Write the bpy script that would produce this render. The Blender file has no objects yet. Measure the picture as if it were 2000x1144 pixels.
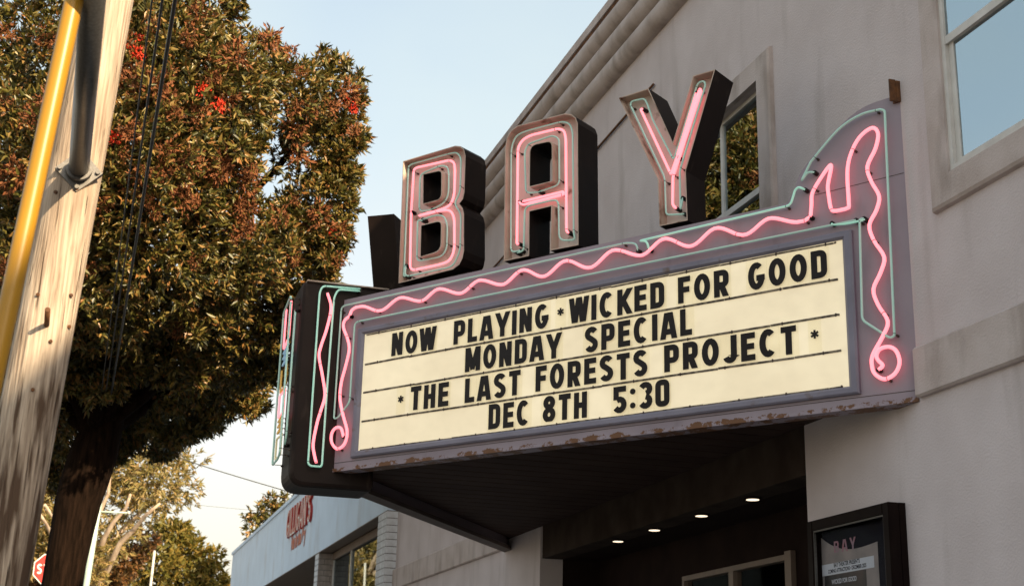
import bpy, bmesh, math, random
import numpy as np
from mathutils import Vector, Matrix
from mathutils.geometry import tessellate_polygon
random.seed(7); rng = np.random.default_rng(7)
scene = bpy.context.scene
col = scene.collection

# ------------------------------------------------------------------ camera
F_PX = 2707.0                       # focal length in photo pixels (photo 2000 x 1144)
ROT = ((0.2978025812692478, 0.275518034371549, 0.9140040674556165),
       (0.9543197922608514, -0.11022902810797029, -0.2777108126479376),
       (0.024235442817879056, 0.9549551686327533, -0.29575880242692865))
CAM = Vector((8.792108, -5.876356, 1.6))
RM = Matrix(ROT)
cam_data = bpy.data.cameras.new('camera')
cam_data.sensor_width = 36.0
cam_data.lens = 36.0 * F_PX / 2000.0
cam_data.clip_end = 3000.0
cam_data.dof.use_dof = True
cam_data.dof.focus_distance = 11.5
cam_data.dof.aperture_fstop = 4.0
cam = bpy.data.objects.new('camera', cam_data)
cam.matrix_world = Matrix.Translation(CAM) @ RM.to_4x4()
col.objects.link(cam)
scene.camera = cam

# ------------------------------------------------------------------ light
SUN_EL, SUN_AZ = math.radians(26), math.radians(66)      # azimuth from +Y towards +X
world = bpy.data.worlds.new('World'); scene.world = world
world.use_nodes = True
wn, wl = world.node_tree.nodes, world.node_tree.links
wn.clear()
sky = wn.new('ShaderNodeTexSky'); sky.sky_type = 'NISHITA'; sky.sun_disc = False
sky.sun_elevation = SUN_EL; sky.sun_rotation = SUN_AZ
sky.air_density = 1.0; sky.dust_density = 6.0; sky.ozone_density = 1.0; sky.altitude = 0
bg = wn.new('ShaderNodeBackground'); bg.inputs['Strength'].default_value = 0.15
wo = wn.new('ShaderNodeOutputWorld')
# thin high haze: a pale veil over the whole sky, creamier towards the horizon
wtc = wn.new('ShaderNodeTexCoord'); wsx = wn.new('ShaderNodeSeparateXYZ'); wl.new(wtc.outputs['Generated'], wsx.inputs[0])
wr = wn.new('ShaderNodeValToRGB'); we = wr.color_ramp.elements
we[0].position = 0.0; we[0].color = (1.0, 0.88, 0.66, 1); we[1].position = 0.75; we[1].color = (0.50, 0.62, 0.66, 1)
e_ = we.new(0.17); e_.color = (0.99, 0.91, 0.76, 1)
e_ = we.new(0.40); e_.color = (0.70, 0.78, 0.74, 1)
wl.new(wsx.outputs['Z'], wr.inputs['Fac'])
wmap = wn.new('ShaderNodeMapping'); wmap.inputs['Scale'].default_value = (1.2, 3.0, 5.0); wl.new(wtc.outputs['Generated'], wmap.inputs['Vector'])
wnz = wn.new('ShaderNodeTexNoise'); wnz.inputs['Scale'].default_value = 1.6; wnz.inputs['Detail'].default_value = 5; wl.new(wmap.outputs[0], wnz.inputs['Vector'])
wmr = wn.new('ShaderNodeMapRange'); wmr.inputs['From Min'].default_value = 0.3; wmr.inputs['From Max'].default_value = 0.75; wmr.inputs['To Min'].default_value = 0.62; wmr.inputs['To Max'].default_value = 0.80
wl.new(wnz.outputs['Fac'], wmr.inputs['Value'])
wsc = wn.new('ShaderNodeVectorMath'); wsc.operation = 'SCALE'; wsc.inputs['Scale'].default_value = 3.6; wl.new(wr.outputs[0], wsc.inputs[0])
wmx = wn.new('ShaderNodeMix'); wmx.data_type = 'RGBA'
wl.new(wmr.outputs[0], wmx.inputs['Factor']); wl.new(sky.outputs[0], wmx.inputs['A']); wl.new(wsc.outputs[0], wmx.inputs['B'])
wl.new(wmx.outputs['Result'], bg.inputs['Color']); wl.new(bg.outputs[0], wo.inputs['Surface'])
sun = bpy.data.lights.new('sun', 'SUN'); sun.energy = 5.0; sun.angle = math.radians(0.53)
sun.color = (1.0, 0.78, 0.50)
so = bpy.data.objects.new('sun', sun); col.objects.link(so)
sd = Vector((math.sin(SUN_AZ) * math.cos(SUN_EL), math.cos(SUN_AZ) * math.cos(SUN_EL), math.sin(SUN_EL)))
so.rotation_euler = sd.to_track_quat('Z', 'Y').to_euler()
so.location = (20, 10, 30)
scene.view_settings.view_transform = 'Standard'
scene.view_settings.look = 'None'
scene.view_settings.exposure = 1.2
scene.view_settings.gamma = 1.0

# ------------------------------------------------------------------ pixel to place
def ray(px, py):
    return (RM @ Vector((px - 1000.0, 572.0 - py, -F_PX))).normalized()
def on_plane(px, py, n, c):
    d = ray(px, py); n = Vector(n)
    return CAM + d * ((c - n.dot(CAM)) / n.dot(d))
def on_x(px, py, x): return on_plane(px, py, (1, 0, 0), x)
def on_y(px, py, y): return on_plane(px, py, (0, 1, 0), y)
def on_z(px, py, z): return on_plane(px, py, (0, 0, 1), z)
PHI = math.radians(35.1)
CP, SP = math.cos(PHI), math.sin(PHI)
NRM = Vector((SP, -CP, 0))                       # marquee face looks this way
def fpt(s, z, off=0.0):                          # marquee face (s to the right, z up) to world
    return Vector((s * CP, s * SP, z)) + NRM * off
def fpx(px, py, off=0.0):                        # photo pixel to (s, z) on the face
    p = on_plane(px, py, NRM, off)
    return (p.x * CP + p.y * SP, p.z)

# ------------------------------------------------------------------ materials
def new_mat(name):
    m = bpy.data.materials.new(name); m.use_nodes = True
    return m, m.node_tree.nodes, m.node_tree.links, m.node_tree.nodes['Principled BSDF']
def rgb(c): return (c[0], c[1], c[2], 1.0)
def pm(name, a, b=None, scale=4.0, rough=0.8, bump=0.0, bscale=60.0, metal=0.0, stretch=(1, 1, 1), spec=0.4, detail=6.0, lo=0.35, hi=0.7,
       stain=None, stain_scale=3.0, stain_stretch=(1, 1, 1), stain_lo=0.6, stain_hi=0.75):
    m, n, l, p = new_mat(name)
    tc = n.new('ShaderNodeTexCoord'); mp = n.new('ShaderNodeMapping'); mp.inputs['Scale'].default_value = stretch
    l.new(tc.outputs['Object'], mp.inputs['Vector'])
    nz = n.new('ShaderNodeTexNoise'); nz.inputs['Scale'].default_value = scale; nz.inputs['Detail'].default_value = detail
    l.new(mp.outputs[0], nz.inputs['Vector'])
    r = n.new('ShaderNodeValToRGB'); r.color_ramp.elements[0].position = lo; r.color_ramp.elements[1].position = hi
    b = b or tuple(x * 0.8 for x in a)
    r.color_ramp.elements[0].color = rgb(b); r.color_ramp.elements[1].color = rgb(a)
    l.new(nz.outputs['Fac'], r.inputs['Fac'])
    outc = r.outputs['Color']
    if stain:
        mp2 = n.new('ShaderNodeMapping'); mp2.inputs['Scale'].default_value = stain_stretch
        l.new(tc.outputs['Object'], mp2.inputs['Vector'])
        n2 = n.new('ShaderNodeTexNoise'); n2.inputs['Scale'].default_value = stain_scale; n2.inputs['Detail'].default_value = 8
        l.new(mp2.outputs[0], n2.inputs['Vector'])
        r2 = n.new('ShaderNodeValToRGB'); r2.color_ramp.elements[0].position = stain_lo; r2.color_ramp.elements[1].position = stain_hi
        l.new(n2.outputs['Fac'], r2.inputs['Fac'])
        mx = n.new('ShaderNodeMix'); mx.data_type = 'RGBA'
        l.new(r2.outputs['Color'], mx.inputs['Factor']); l.new(outc, mx.inputs['A']); mx.inputs['B'].default_value = rgb(stain)
        outc = mx.outputs['Result']
    l.new(outc, p.inputs['Base Color'])
    p.inputs['Roughness'].default_value = rough; p.inputs['Metallic'].default_value = metal
    p.inputs['Specular IOR Level'].default_value = spec
    if bump:
        nb = n.new('ShaderNodeTexNoise'); nb.inputs['Scale'].default_value = bscale; nb.inputs['Detail'].default_value = 5
        l.new(mp.outputs[0], nb.inputs['Vector'])
        bn = n.new('ShaderNodeBump'); bn.inputs['Strength'].default_value = bump; bn.inputs['Distance'].default_value = 0.01
        l.new(nb.outputs['Fac'], bn.inputs['Height']); l.new(bn.outputs[0], p.inputs['Normal'])
    return m
def emis(name, c, e, strength, rough=0.25):
    m, n, l, p = new_mat(name)
    p.inputs['Base Color'].default_value = rgb(c); p.inputs['Roughness'].default_value = rough
    p.inputs['Emission Color'].default_value = rgb(e); p.inputs['Emission Strength'].default_value = strength
    return m
def glass(name, refl=0.45, tint=(0.75, 0.8, 0.82), rough=0.0):
    m, n, l, p = new_mat(name); n.remove(p)
    out = n['Material Output']
    g = n.new('ShaderNodeBsdfGlossy'); g.inputs['Roughness'].default_value = rough; g.inputs['Color'].default_value = (0.78, 0.92, 1.0, 1)
    t = n.new('ShaderNodeBsdfTransparent'); t.inputs['Color'].default_value = rgb(tint)
    lw = n.new('ShaderNodeLayerWeight'); lw.inputs['Blend'].default_value = refl
    mx = n.new('ShaderNodeMixShader')
    l.new(lw.outputs['Fresnel'], mx.inputs[0]); l.new(t.outputs[0], mx.inputs[1]); l.new(g.outputs[0], mx.inputs[2])
    l.new(mx.outputs[0], out.inputs['Surface'])
    return m
def leafmat(name, cols, trans=0.25, rough=0.45):
    m, n, l, p = new_mat(name)
    gm = n.new('ShaderNodeNewGeometry')
    r = n.new('ShaderNodeValToRGB'); cr = r.color_ramp; cr.interpolation = 'LINEAR'
    k = len(cols)
    for i, c in enumerate(cols):
        e = cr.elements[i] if i < 2 else cr.elements.new(0.5)
        e.position = i / (k - 1); e.color = rgb(c)
    for i, c in enumerate(cols):
        cr.elements[i].position = i / (k - 1); cr.elements[i].color = rgb(c)
    l.new(gm.outputs['Random Per Island'], r.inputs['Fac'])
    l.new(r.outputs[0], p.inputs['Base Color'])
    p.inputs['Roughness'].default_value = rough; p.inputs['Specular IOR Level'].default_value = 0.5
    tr = n.new('ShaderNodeBsdfTranslucent'); l.new(r.outputs[0], tr.inputs['Color'])
    mx = n.new('ShaderNodeMixShader'); mx.inputs[0].default_value = trans
    l.new(p.outputs[0], mx.inputs[1]); l.new(tr.outputs[0], mx.inputs[2])
    l.new(mx.outputs[0], n['Material Output'].inputs['Surface'])
    return m

M = {}
M['stucco'] = pm('stucco', (0.58, 0.52, 0.53), (0.51, 0.45, 0.455), 1.6, 0.93, 0.55, 55, spec=0.15, stain=(0.29, 0.25, 0.235), stain_scale=1.3, stain_stretch=(2.2, 2.2, 0.35), stain_lo=0.55, stain_hi=0.95)
M['stucco_trim'] = pm('stucco_trim', (0.53, 0.465, 0.455), (0.43, 0.365, 0.345), 2.5, 0.93, 0.5, 55, spec=0.15, stain=(0.24, 0.20, 0.175), stain_scale=2.0, stain_stretch=(2.0, 2.0, 0.6), stain_lo=0.5, stain_hi=0.85)
M['fascia'] = pm('pale_blue_fascia', (0.58, 0.69, 0.82), (0.52, 0.62, 0.74), 1.3, 0.8, 0.2, 40, stain=(0.40, 0.42, 0.46), stain_scale=1.5, stain_stretch=(1, 1, 0.4), stain_lo=0.55, stain_hi=0.9)
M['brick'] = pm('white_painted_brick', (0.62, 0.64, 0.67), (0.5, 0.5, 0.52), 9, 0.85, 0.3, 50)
M['brick_shade'] = pm('shaded_white_brick', (0.36, 0.31, 0.28), (0.27, 0.23, 0.21), 9, 0.9, 0.3, 50)  # white brick with the inner pilaster side's shade put into its colour
M['mortar'] = pm('mortar', (0.22, 0.2, 0.19), rough=0.95)
M['brown_trim'] = pm('brown_painted_trim', (0.16, 0.11, 0.08), rough=0.7)
M['dark'] = pm('dark_interior', (0.03, 0.022, 0.02), rough=0.9)
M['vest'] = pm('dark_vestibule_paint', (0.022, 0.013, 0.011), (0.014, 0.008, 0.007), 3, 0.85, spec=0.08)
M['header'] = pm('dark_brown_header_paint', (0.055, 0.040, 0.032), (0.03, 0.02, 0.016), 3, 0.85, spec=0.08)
M['door_frame'] = pm('bronze_door_frame', (0.20, 0.15, 0.12), rough=0.5, scale=8)
M['cream_wall'] = pm('cream_lobby_wall', (0.45, 0.38, 0.18), rough=0.8)
M['white_frame'] = pm('white_window_frame', (0.62, 0.60, 0.58), (0.5, 0.48, 0.46), 6, 0.5)
M['blind'] = pm('white_blind', (0.75, 0.76, 0.76), rough=0.7)
M['glass'] = glass('window_glass', 0.84, (0.75, 0.8, 0.82))
M['glass_shop'] = glass('shop_glass', 0.75, (0.4, 0.42, 0.42), 0.012)
M['glass_case'] = glass('case_glass', 0.025, (0.9, 0.9, 0.9), 0.02)
M['marquee'] = pm('lavender_grey_paint', (0.30, 0.255, 0.30), (0.24, 0.20, 0.24), 1.4, 0.55, 0.06, 90, stain=(0.12, 0.095, 0.105), stain_scale=2.2, stain_stretch=(1.6, 1.6, 0.5), stain_lo=0.58, stain_hi=0.9)
M['board_frame'] = pm('blue_grey_frame', (0.205, 0.195, 0.255), (0.16, 0.15, 0.20), 3, 0.45, stain=(0.13, 0.09, 0.08), stain_scale=9, stain_lo=0.62, stain_hi=0.75)
M['black_paint'] = pm('black_sheet_metal', (0.018, 0.011, 0.0095), (0.011, 0.0065, 0.0055), 2.2, 0.55, 0.1, 30, spec=0.14, stain=(0.035, 0.024, 0.02), stain_scale=5, stain_stretch=(2, 2, 0.6))
M['rim'] = pm('beige_letter_rim', (0.53, 0.43, 0.37), (0.42, 0.32, 0.26), 3, 0.65, 0.1, 60, stain=(0.13, 0.065, 0.035), stain_scale=5, stain_stretch=(1, 1, 0.8), stain_lo=0.60, stain_hi=0.72)
M['letter_face'] = pm('off_white_letter_face', (0.68, 0.60, 0.56), (0.57, 0.48, 0.44), 3, 0.6, 0.08, 60, stain=(0.20, 0.12, 0.08), stain_scale=7, stain_lo=0.63, stain_hi=0.76)
M['letter_black'] = pm('black_plastic', (0.008, 0.005, 0.005), (0.014, 0.010, 0.010), 15, 0.4, spec=0.18)
M['case_black'] = pm('case_black_paint', (0.010, 0.006, 0.005), (0.007, 0.004, 0.004), 6, 0.45, spec=0.05)
M['clip'] = pm('brown_clip', (0.05, 0.03, 0.022), rough=0.6)
M['rail'] = pm('dirty_rail', (0.22, 0.18, 0.13), (0.05, 0.035, 0.025), 9, 0.6, lo=0.42, hi=0.6, stretch=(2, 2, 2))
M['rust'] = pm('rusty_steel', (0.17, 0.07, 0.025), (0.06, 0.028, 0.015), 14, 0.9, 0.4, 60)
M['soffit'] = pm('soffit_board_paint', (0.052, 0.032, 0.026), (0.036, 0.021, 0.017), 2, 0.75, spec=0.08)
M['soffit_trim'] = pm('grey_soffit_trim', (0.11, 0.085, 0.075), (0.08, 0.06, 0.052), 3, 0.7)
M['pink'] = emis('pink_neon', (0.75, 0.25, 0.28), (1.0, 0.20, 0.235), 0.85)
M['aqua'] = emis('aqua_neon', (0.40, 0.60, 0.54), (0.35, 0.70, 0.58), 0.05)
M['aqua_lit'] = emis('aqua_neon_lit', (0.42, 0.66, 0.58), (0.30, 0.75, 0.56), 0.14)
M['gold'] = emis('gold_neon', (0.6, 0.36, 0.10), (0.8, 0.42, 0.06), 0.12)
M['cream_tube'] = emis('cream_neon', (0.75, 0.65, 0.42), (0.9, 0.75, 0.4), 0.1)
M['blue_tube'] = emis('blue_neon', (0.35, 0.5, 0.62), (0.3, 0.6, 0.9), 0.1)
M['lamp'] = emis('downlight_lens', (0.8, 0.7, 0.6), (1.0, 0.80, 0.58), 0.7)
M['wood'] = None
M['yellow'] = pm('yellow_plastic', (0.36, 0.19, 0.012), (0.30, 0.155, 0.01), 2, 0.38, stretch=(1, 1, .2))
M['galv'] = pm('galvanised_steel', (0.13, 0.125, 0.12), (0.09, 0.085, 0.08), 12, 0.42, metal=0.7, stretch=(6, 6, 6))
M['cable'] = pm('black_cable', (0.012, 0.011, 0.011), rough=0.5)
M['bark_dark'] = pm('dark_bark', (0.016, 0.009, 0.006), (0.005, 0.003, 0.002), 3, 1.0, 0.9, 12, stretch=(6, 6, 0.8), spec=0.05)
M['bark_pale'] = pm('pale_eucalyptus_bark', (0.50, 0.40, 0.31), (0.30, 0.22, 0.16), 2, 0.85, 0.3, 10, stretch=(2, 2, 0.6))
M['red_sign'] = pm('red_sign_paint', (0.55, 0.035, 0.03), (0.5, 0.03, 0.025), 3, 0.4)
M['white_paint'] = pm('white_paint', (0.75, 0.74, 0.72), rough=0.5)
M['green_pole'] = pm('pale_green_pole_paint', (0.40, 0.50, 0.44), (0.33, 0.42, 0.37), 5, 0.5)
M['pale_pole'] = pm('pale_concrete_pole', (0.55, 0.52, 0.47), (0.45, 0.43, 0.39), 5, 0.7)
M['red_letter'] = pm('red_letter_paint', (0.46, 0.035, 0.025), (0.33, 0.02, 0.016), 6, 0.3)
M['asphalt'] = pm('asphalt', (0.06, 0.058, 0.055), (0.04, 0.038, 0.036), 20, 0.9, 0.5, 80)
M['concrete'] = pm('pavement_concrete', (0.36, 0.34, 0.31), (0.29, 0.27, 0.25), 3, 0.9, 0.3, 40)
M['hill'] = pm('dry_grass_ground', (0.16, 0.13, 0.06), (0.08, 0.075, 0.03), 0.6, 0.95)
M['roof'] = pm('roofing', (0.2, 0.19, 0.18), rough=0.95)
M['poster_navy'] = pm('poster_black', (0.012, 0.011, 0.02), (0.008, 0.008, 0.012), 3, 0.5, spec=0.05)
M['poster_white'] = pm('poster_white', (0.66, 0.68, 0.76), (0.6, 0.62, 0.7), 3, 0.5)
M['poster_pale'] = pm('poster_glare', (0.34, 0.29, 0.28), (0.22, 0.19, 0.19), 5, 0.5)
M['poster_dim'] = pm('poster_dark_art', (0.07, 0.045, 0.04), (0.02, 0.018, 0.02), 7, 0.4)
M['poster_pink'] = pm('poster_pink', (0.42, 0.16, 0.20), (0.3, 0.2, 0.26), 20, 0.5)
M['flower_red'] = pm('red_flower', (0.72, 0.06, 0.02), (0.5, 0.03, 0.01), 20, 0.7)
M['flower_rust'] = pm('rust_flower', (0.20, 0.062, 0.016), (0.12, 0.045, 0.016), 20, 0.85)
M['leaf'] = leafmat('gum_leaf', [(0.012, 0.015, 0.004), (0.05, 0.052, 0.010), (0.11, 0.098, 0.02), (0.21, 0.155, 0.04), (0.26, 0.115, 0.035)], 0.15, 0.42)
M['leaf_euc'] = leafmat('eucalyptus_leaf', [(0.13, 0.12, 0.035), (0.22, 0.18, 0.055), (0.29, 0.215, 0.075), (0.36, 0.24, 0.10)], 0.35)
M['leaf_round'] = leafmat('dense_leaf', [(0.06, 0.065, 0.013), (0.13, 0.115, 0.022), (0.20, 0.155, 0.03), (0.24, 0.15, 0.03)], 0.3)
M['leaf_brown'] = leafmat('brown_leaf', [(0.06, 0.045, 0.015), (0.13, 0.065, 0.02), (0.19, 0.08, 0.025)], 0.3)

def wood_mat():
    m, n, l, p = new_mat('weathered_pole_wood')
    tc = n.new('ShaderNodeTexCoord')
    def noise(sc, st, det=8):
        mp = n.new('ShaderNodeMapping'); mp.inputs['Scale'].default_value = st; l.new(tc.outputs['Object'], mp.inputs['Vector'])
        t = n.new('ShaderNodeTexNoise'); t.inputs['Scale'].default_value = sc; t.inputs['Detail'].default_value = det
        l.new(mp.outputs[0], t.inputs['Vector']); return t
    g = noise(9, (7, 7, 0.28)); c = noise(6, (9, 9, 0.16), 3); b = noise(1.2, (1, 1, 0.6), 4)
    r = n.new('ShaderNodeValToRGB'); e = r.color_ramp.elements
    e[0].position = 0.30; e[0].color = (0.24, 0.185, 0.14, 1); e[1].position = 0.66; e[1].color = (0.50, 0.42, 0.34, 1)
    l.new(g.outputs['Fac'], r.inputs['Fac'])
    rc = n.new('ShaderNodeValToRGB'); e = rc.color_ramp.elements
    e[0].position = 0.325; e[0].color = (0, 0, 0, 1); e[1].position = 0.36; e[1].color = (1, 1, 1, 1)
    l.new(c.outputs['Fac'], rc.inputs['Fac'])
    mx = n.new('ShaderNodeMix'); mx.data_type = 'RGBA'
    l.new(rc.outputs[0], mx.inputs['Factor']); mx.inputs['A'].default_value = (0.075, 0.05, 0.035, 1); l.new(r.outputs[0], mx.inputs['B'])
    m2 = n.new('ShaderNodeMix'); m2.data_type = 'RGBA'; m2.blend_type = 'MULTIPLY'; m2.inputs['Factor'].default_value = 0.5
    rb = n.new('ShaderNodeValToRGB'); rb.color_ramp.elements[0].color = (0.6, 0.52, 0.46, 1); rb.color_ramp.elements[0].position = 0.3; rb.color_ramp.elements[1].position = 0.6
    l.new(b.outputs['Fac'], rb.inputs['Fac']); l.new(mx.outputs['Result'], m2.inputs['A']); l.new(rb.outputs[0], m2.inputs['B'])
    sx = n.new('ShaderNodeSeparateXYZ'); l.new(tc.outputs['Object'], sx.inputs[0])
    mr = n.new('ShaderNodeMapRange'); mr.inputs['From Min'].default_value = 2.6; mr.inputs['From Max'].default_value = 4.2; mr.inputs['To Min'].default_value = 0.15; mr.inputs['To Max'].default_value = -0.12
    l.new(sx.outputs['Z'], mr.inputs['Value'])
    tar_shade = noise(5, (5, 5, 0.5), 9); ta = n.new('ShaderNodeMath'); ta.operation = 'ADD'; l.new(tar_shade.outputs['Fac'], ta.inputs[0]); l.new(mr.outputs[0], ta.inputs[1])  # tar marks, thickened low down to put the roof's shade into the colour
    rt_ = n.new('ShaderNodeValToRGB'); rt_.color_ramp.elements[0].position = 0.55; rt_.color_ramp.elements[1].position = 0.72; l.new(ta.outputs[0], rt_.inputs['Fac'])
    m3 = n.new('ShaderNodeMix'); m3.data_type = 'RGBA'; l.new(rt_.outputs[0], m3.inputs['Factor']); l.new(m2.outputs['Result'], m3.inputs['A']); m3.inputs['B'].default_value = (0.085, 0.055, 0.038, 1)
    l.new(m3.outputs['Result'], p.inputs['Base Color']); p.inputs['Roughness'].default_value = 0.9; p.inputs['Specular IOR Level'].default_value = 0.15
    mm = n.new('ShaderNodeMath'); mm.operation = 'MULTIPLY'; l.new(g.outputs['Fac'], mm.inputs[0]); l.new(rc.outputs[0], mm.inputs[1])
    bn = n.new('ShaderNodeBump'); bn.inputs['Strength'].default_value = 0.9; bn.inputs['Distance'].default_value = 0.012
    l.new(mm.outputs[0], bn.inputs['Height']); l.new(bn.outputs[0], p.inputs['Normal'])
    return m
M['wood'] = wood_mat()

def board_mat():
    m, n, l, p = new_mat('backlit_cream_acrylic')
    tc = n.new('ShaderNodeTexCoord'); mp = n.new('ShaderNodeMapping'); mp.inputs['Scale'].default_value = (1, 1, 1.6)
    l.new(tc.outputs['Object'], mp.inputs['Vector'])
    t = n.new('ShaderNodeTexNoise'); t.inputs['Scale'].default_value = 1.1; t.inputs['Detail'].default_value = 3; l.new(mp.outputs[0], t.inputs['Vector'])
    d = n.new('ShaderNodeTexNoise'); d.inputs['Scale'].default_value = 8; d.inputs['Detail'].default_value = 8; l.new(mp.outputs[0], d.inputs['Vector'])
    r = n.new('ShaderNodeValToRGB'); e = r.color_ramp.elements
    e[0].position = 0.3; e[0].color = (0.78, 0.63, 0.40, 1); e[1].position = 0.7; e[1].color = (1.0, 0.85, 0.57, 1)
    l.new(t.outputs['Fac'], r.inputs['Fac'])
    rd = n.new('ShaderNodeValToRGB'); e = rd.color_ramp.elements
    e[0].position = 0.3; e[0].color = (0.80, 0.78, 0.76, 1); e[1].position = 0.6; e[1].color = (1, 1, 1, 1)
    l.new(d.outputs['Fac'], rd.inputs['Fac'])
    mx = n.new('ShaderNodeMix'); mx.data_type = 'RGBA'; mx.blend_type = 'MULTIPLY'; mx.inputs['Factor'].default_value = 0.6
    l.new(r.outputs[0], mx.inputs['A']); l.new(rd.outputs[0], mx.inputs['B'])
    l.new(mx.outputs['Result'], p.inputs['Emission Color']); p.inputs['Emission Strength'].default_value = 0.235
    p.inputs['Base Color'].default_value = (0.68, 0.60, 0.44, 1); p.inputs['Roughness'].default_value = 0.4
    return m
M['board'] = board_mat()
M['tile'] = glass('clear_letter_tile', 0.08, (0.985, 0.98, 0.955), 0.2)

def panel_mat():        # painted sheet with rust breaking through along its bottom edge
    m = M['marquee'].copy(); m.name = 'lavender_grey_rusting_sheet'
    n, l = m.node_tree.nodes, m.node_tree.links; p = n['Principled BSDF']
    src = p.inputs['Base Color'].links[0].from_socket
    tc = n.new('ShaderNodeTexCoord'); sx = n.new('ShaderNodeSeparateXYZ'); l.new(tc.outputs['Object'], sx.inputs[0])
    mr = n.new('ShaderNodeMapRange'); mr.inputs['From Min'].default_value = 4.0; mr.inputs['From Max'].default_value = 4.06
    mr.inputs['To Min'].default_value = 0.17; mr.inputs['To Max'].default_value = -0.17
    l.new(sx.outputs['Z'], mr.inputs['Value'])
    t = n.new('ShaderNodeTexNoise'); t.inputs['Scale'].default_value = 6; t.inputs['Roughness'].default_value = 0.72; t.inputs['Detail'].default_value = 12; l.new(tc.outputs['Object'], t.inputs['Vector'])
    ad = n.new('ShaderNodeMath'); ad.operation = 'ADD'; l.new(mr.outputs[0], ad.inputs[0]); l.new(t.outputs['Fac'], ad.inputs[1])
    r = n.new('ShaderNodeValToRGB'); r.color_ramp.elements[0].position = 0.655; r.color_ramp.elements[1].position = 0.685
    l.new(ad.outputs[0], r.inputs['Fac'])
    mx = n.new('ShaderNodeMix'); mx.data_type = 'RGBA'; l.new(r.outputs[0], mx.inputs['Factor']); l.new(src, mx.inputs['A']); mx.inputs['B'].default_value = (0.13, 0.055, 0.022, 1)
    l.new(mx.outputs['Result'], p.inputs['Base Color'])
    return m
M['panel'] = panel_mat()

# ------------------------------------------------------------------ object helpers
def tag(o, label, cat, group=None):
    o['label'] = label; o['category'] = cat
    if group: o['group'] = group
    return o
def thing(name, loc, label, cat, group=None):
    o = bpy.data.objects.new(name, None); o.location = loc; o.empty_display_size = 0.3
    col.objects.link(o); bpy.context.view_layer.update(); return tag(o, label, cat, group)
def link(name, me, mats, parent=None, smooth=False):
    for m in (mats if isinstance(mats, (list, tuple)) else [mats]): me.materials.append(m)
    if smooth:
        for p in me.polygons: p.use_smooth = True
    o = bpy.data.objects.new(name, me); col.objects.link(o)
    if parent is not None:
        o.parent = parent
        if parent.type == 'EMPTY': o.matrix_parent_inverse = Matrix.Translation(-Vector(parent.location))
    return o
def from_bm(name, bm, mats, parent=None, smooth=False):
    me = bpy.data.meshes.new(name); bm.to_mesh(me); bm.free()
    return link(name, me, mats, parent, smooth)
def structure(o): o['kind'] = 'structure'; return o
def box(bm, a, b, mi=0):
    x0, y0, z0 = (min(a[i], b[i]) for i in range(3)); x1, y1, z1 = (max(a[i], b[i]) for i in range(3))
    v = [bm.verts.new(c) for c in ((x0,y0,z0),(x1,y0,z0),(x1,y1,z0),(x0,y1,z0),(x0,y0,z1),(x1,y0,z1),(x1,y1,z1),(x0,y1,z1))]
    for f in ((0,3,2,1),(4,5,6,7),(0,1,5,4),(1,2,6,5),(2,3,7,6),(3,0,4,7)):
        bm.faces.new([v[i] for i in f]).material_index = mi
def boxobj(name, a, b, m, parent=None, bevel=0.0):
    bm = bmesh.new(); box(bm, a, b)
    if bevel: bmesh.ops.bevel(bm, geom=bm.edges[:], offset=bevel, segments=2, affect='EDGES')
    return from_bm(name, bm, m, parent)
def prism(bm, poly, fn, d0, d1, mi=0):           # poly: 2D ccw; fn(a, b, off) -> world; d1 > d0
    lo = [bm.verts.new(fn(a, b, d0)) for a, b in poly]; hi = [bm.verts.new(fn(a, b, d1)) for a, b in poly]
    k = len(poly)
    try:
        bm.faces.new(hi).material_index = mi; bm.faces.new(lo[::-1]).material_index = mi
        for i in range(k):
            j = (i + 1) % k; bm.faces.new((lo[i], lo[j], hi[j], hi[i])).material_index = mi
    except ValueError: pass
def area(p): return 0.5 * sum(p[i][0] * p[(i+1) % len(p)][1] - p[(i+1) % len(p)][0] * p[i][1] for i in range(len(p)))
def ccw(p): return list(p) if area(p) > 0 else list(p)[::-1]
def tube(bm, pts, r, n=8, cap=True):
    pts = [Vector(p) for p in pts]
    P = [pts[0]]
    for p in pts[1:]:
        if (p - P[-1]).length > 1e-5: P.append(p)
    if len(P) < 2: return
    rs = r if isinstance(r, (list, tuple)) else [r] * len(P)
    t0 = (P[1] - P[0]).normalized()
    u = t0.orthogonal().normalized(); rings = []
    prev = t0
    for i, p in enumerate(P):
        if i == 0: t = t0
        elif i == len(P) - 1: t = (P[i] - P[i-1]).normalized()
        else: t = ((P[i+1] - P[i]).normalized() + (P[i] - P[i-1]).normalized())
        if t.length < 1e-6: t = prev
        t.normalize()
        q = prev.rotation_difference(t); u = q @ u; u = (u - t * u.dot(t)).normalized(); w = t.cross(u); prev = t
        rr = rs[min(i, len(rs) - 1)]
        rings.append([bm.verts.new(p + (u * math.cos(a) + w * math.sin(a)) * rr) for a in (2 * math.pi * k / n for k in range(n))])
    for i in range(len(rings) - 1):
        for k in range(n):
            j = (k + 1) % n; bm.faces.new((rings[i][k], rings[i][j], rings[i+1][j], rings[i+1][k])).smooth = True
    if cap:
        bm.faces.new(rings[0][::-1]); bm.faces.new(rings[-1])
def catmull(pts, k=6):
    out = []; n = len(pts)
    for i in range(n - 1):
        p0, p1, p2, p3 = (np.array(pts[max(0, min(n - 1, j))], float) for j in (i - 1, i, i + 1, i + 2))
        for t in (q / k for q in range(k)):
            out.append(tuple(0.5 * (2*p1 + (p2-p0)*t + (2*p0-5*p1+4*p2-p3)*t*t + (3*p1-p0-3*p2+p3)*t**3)))
    out.append(tuple(pts[-1])); return out
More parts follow.
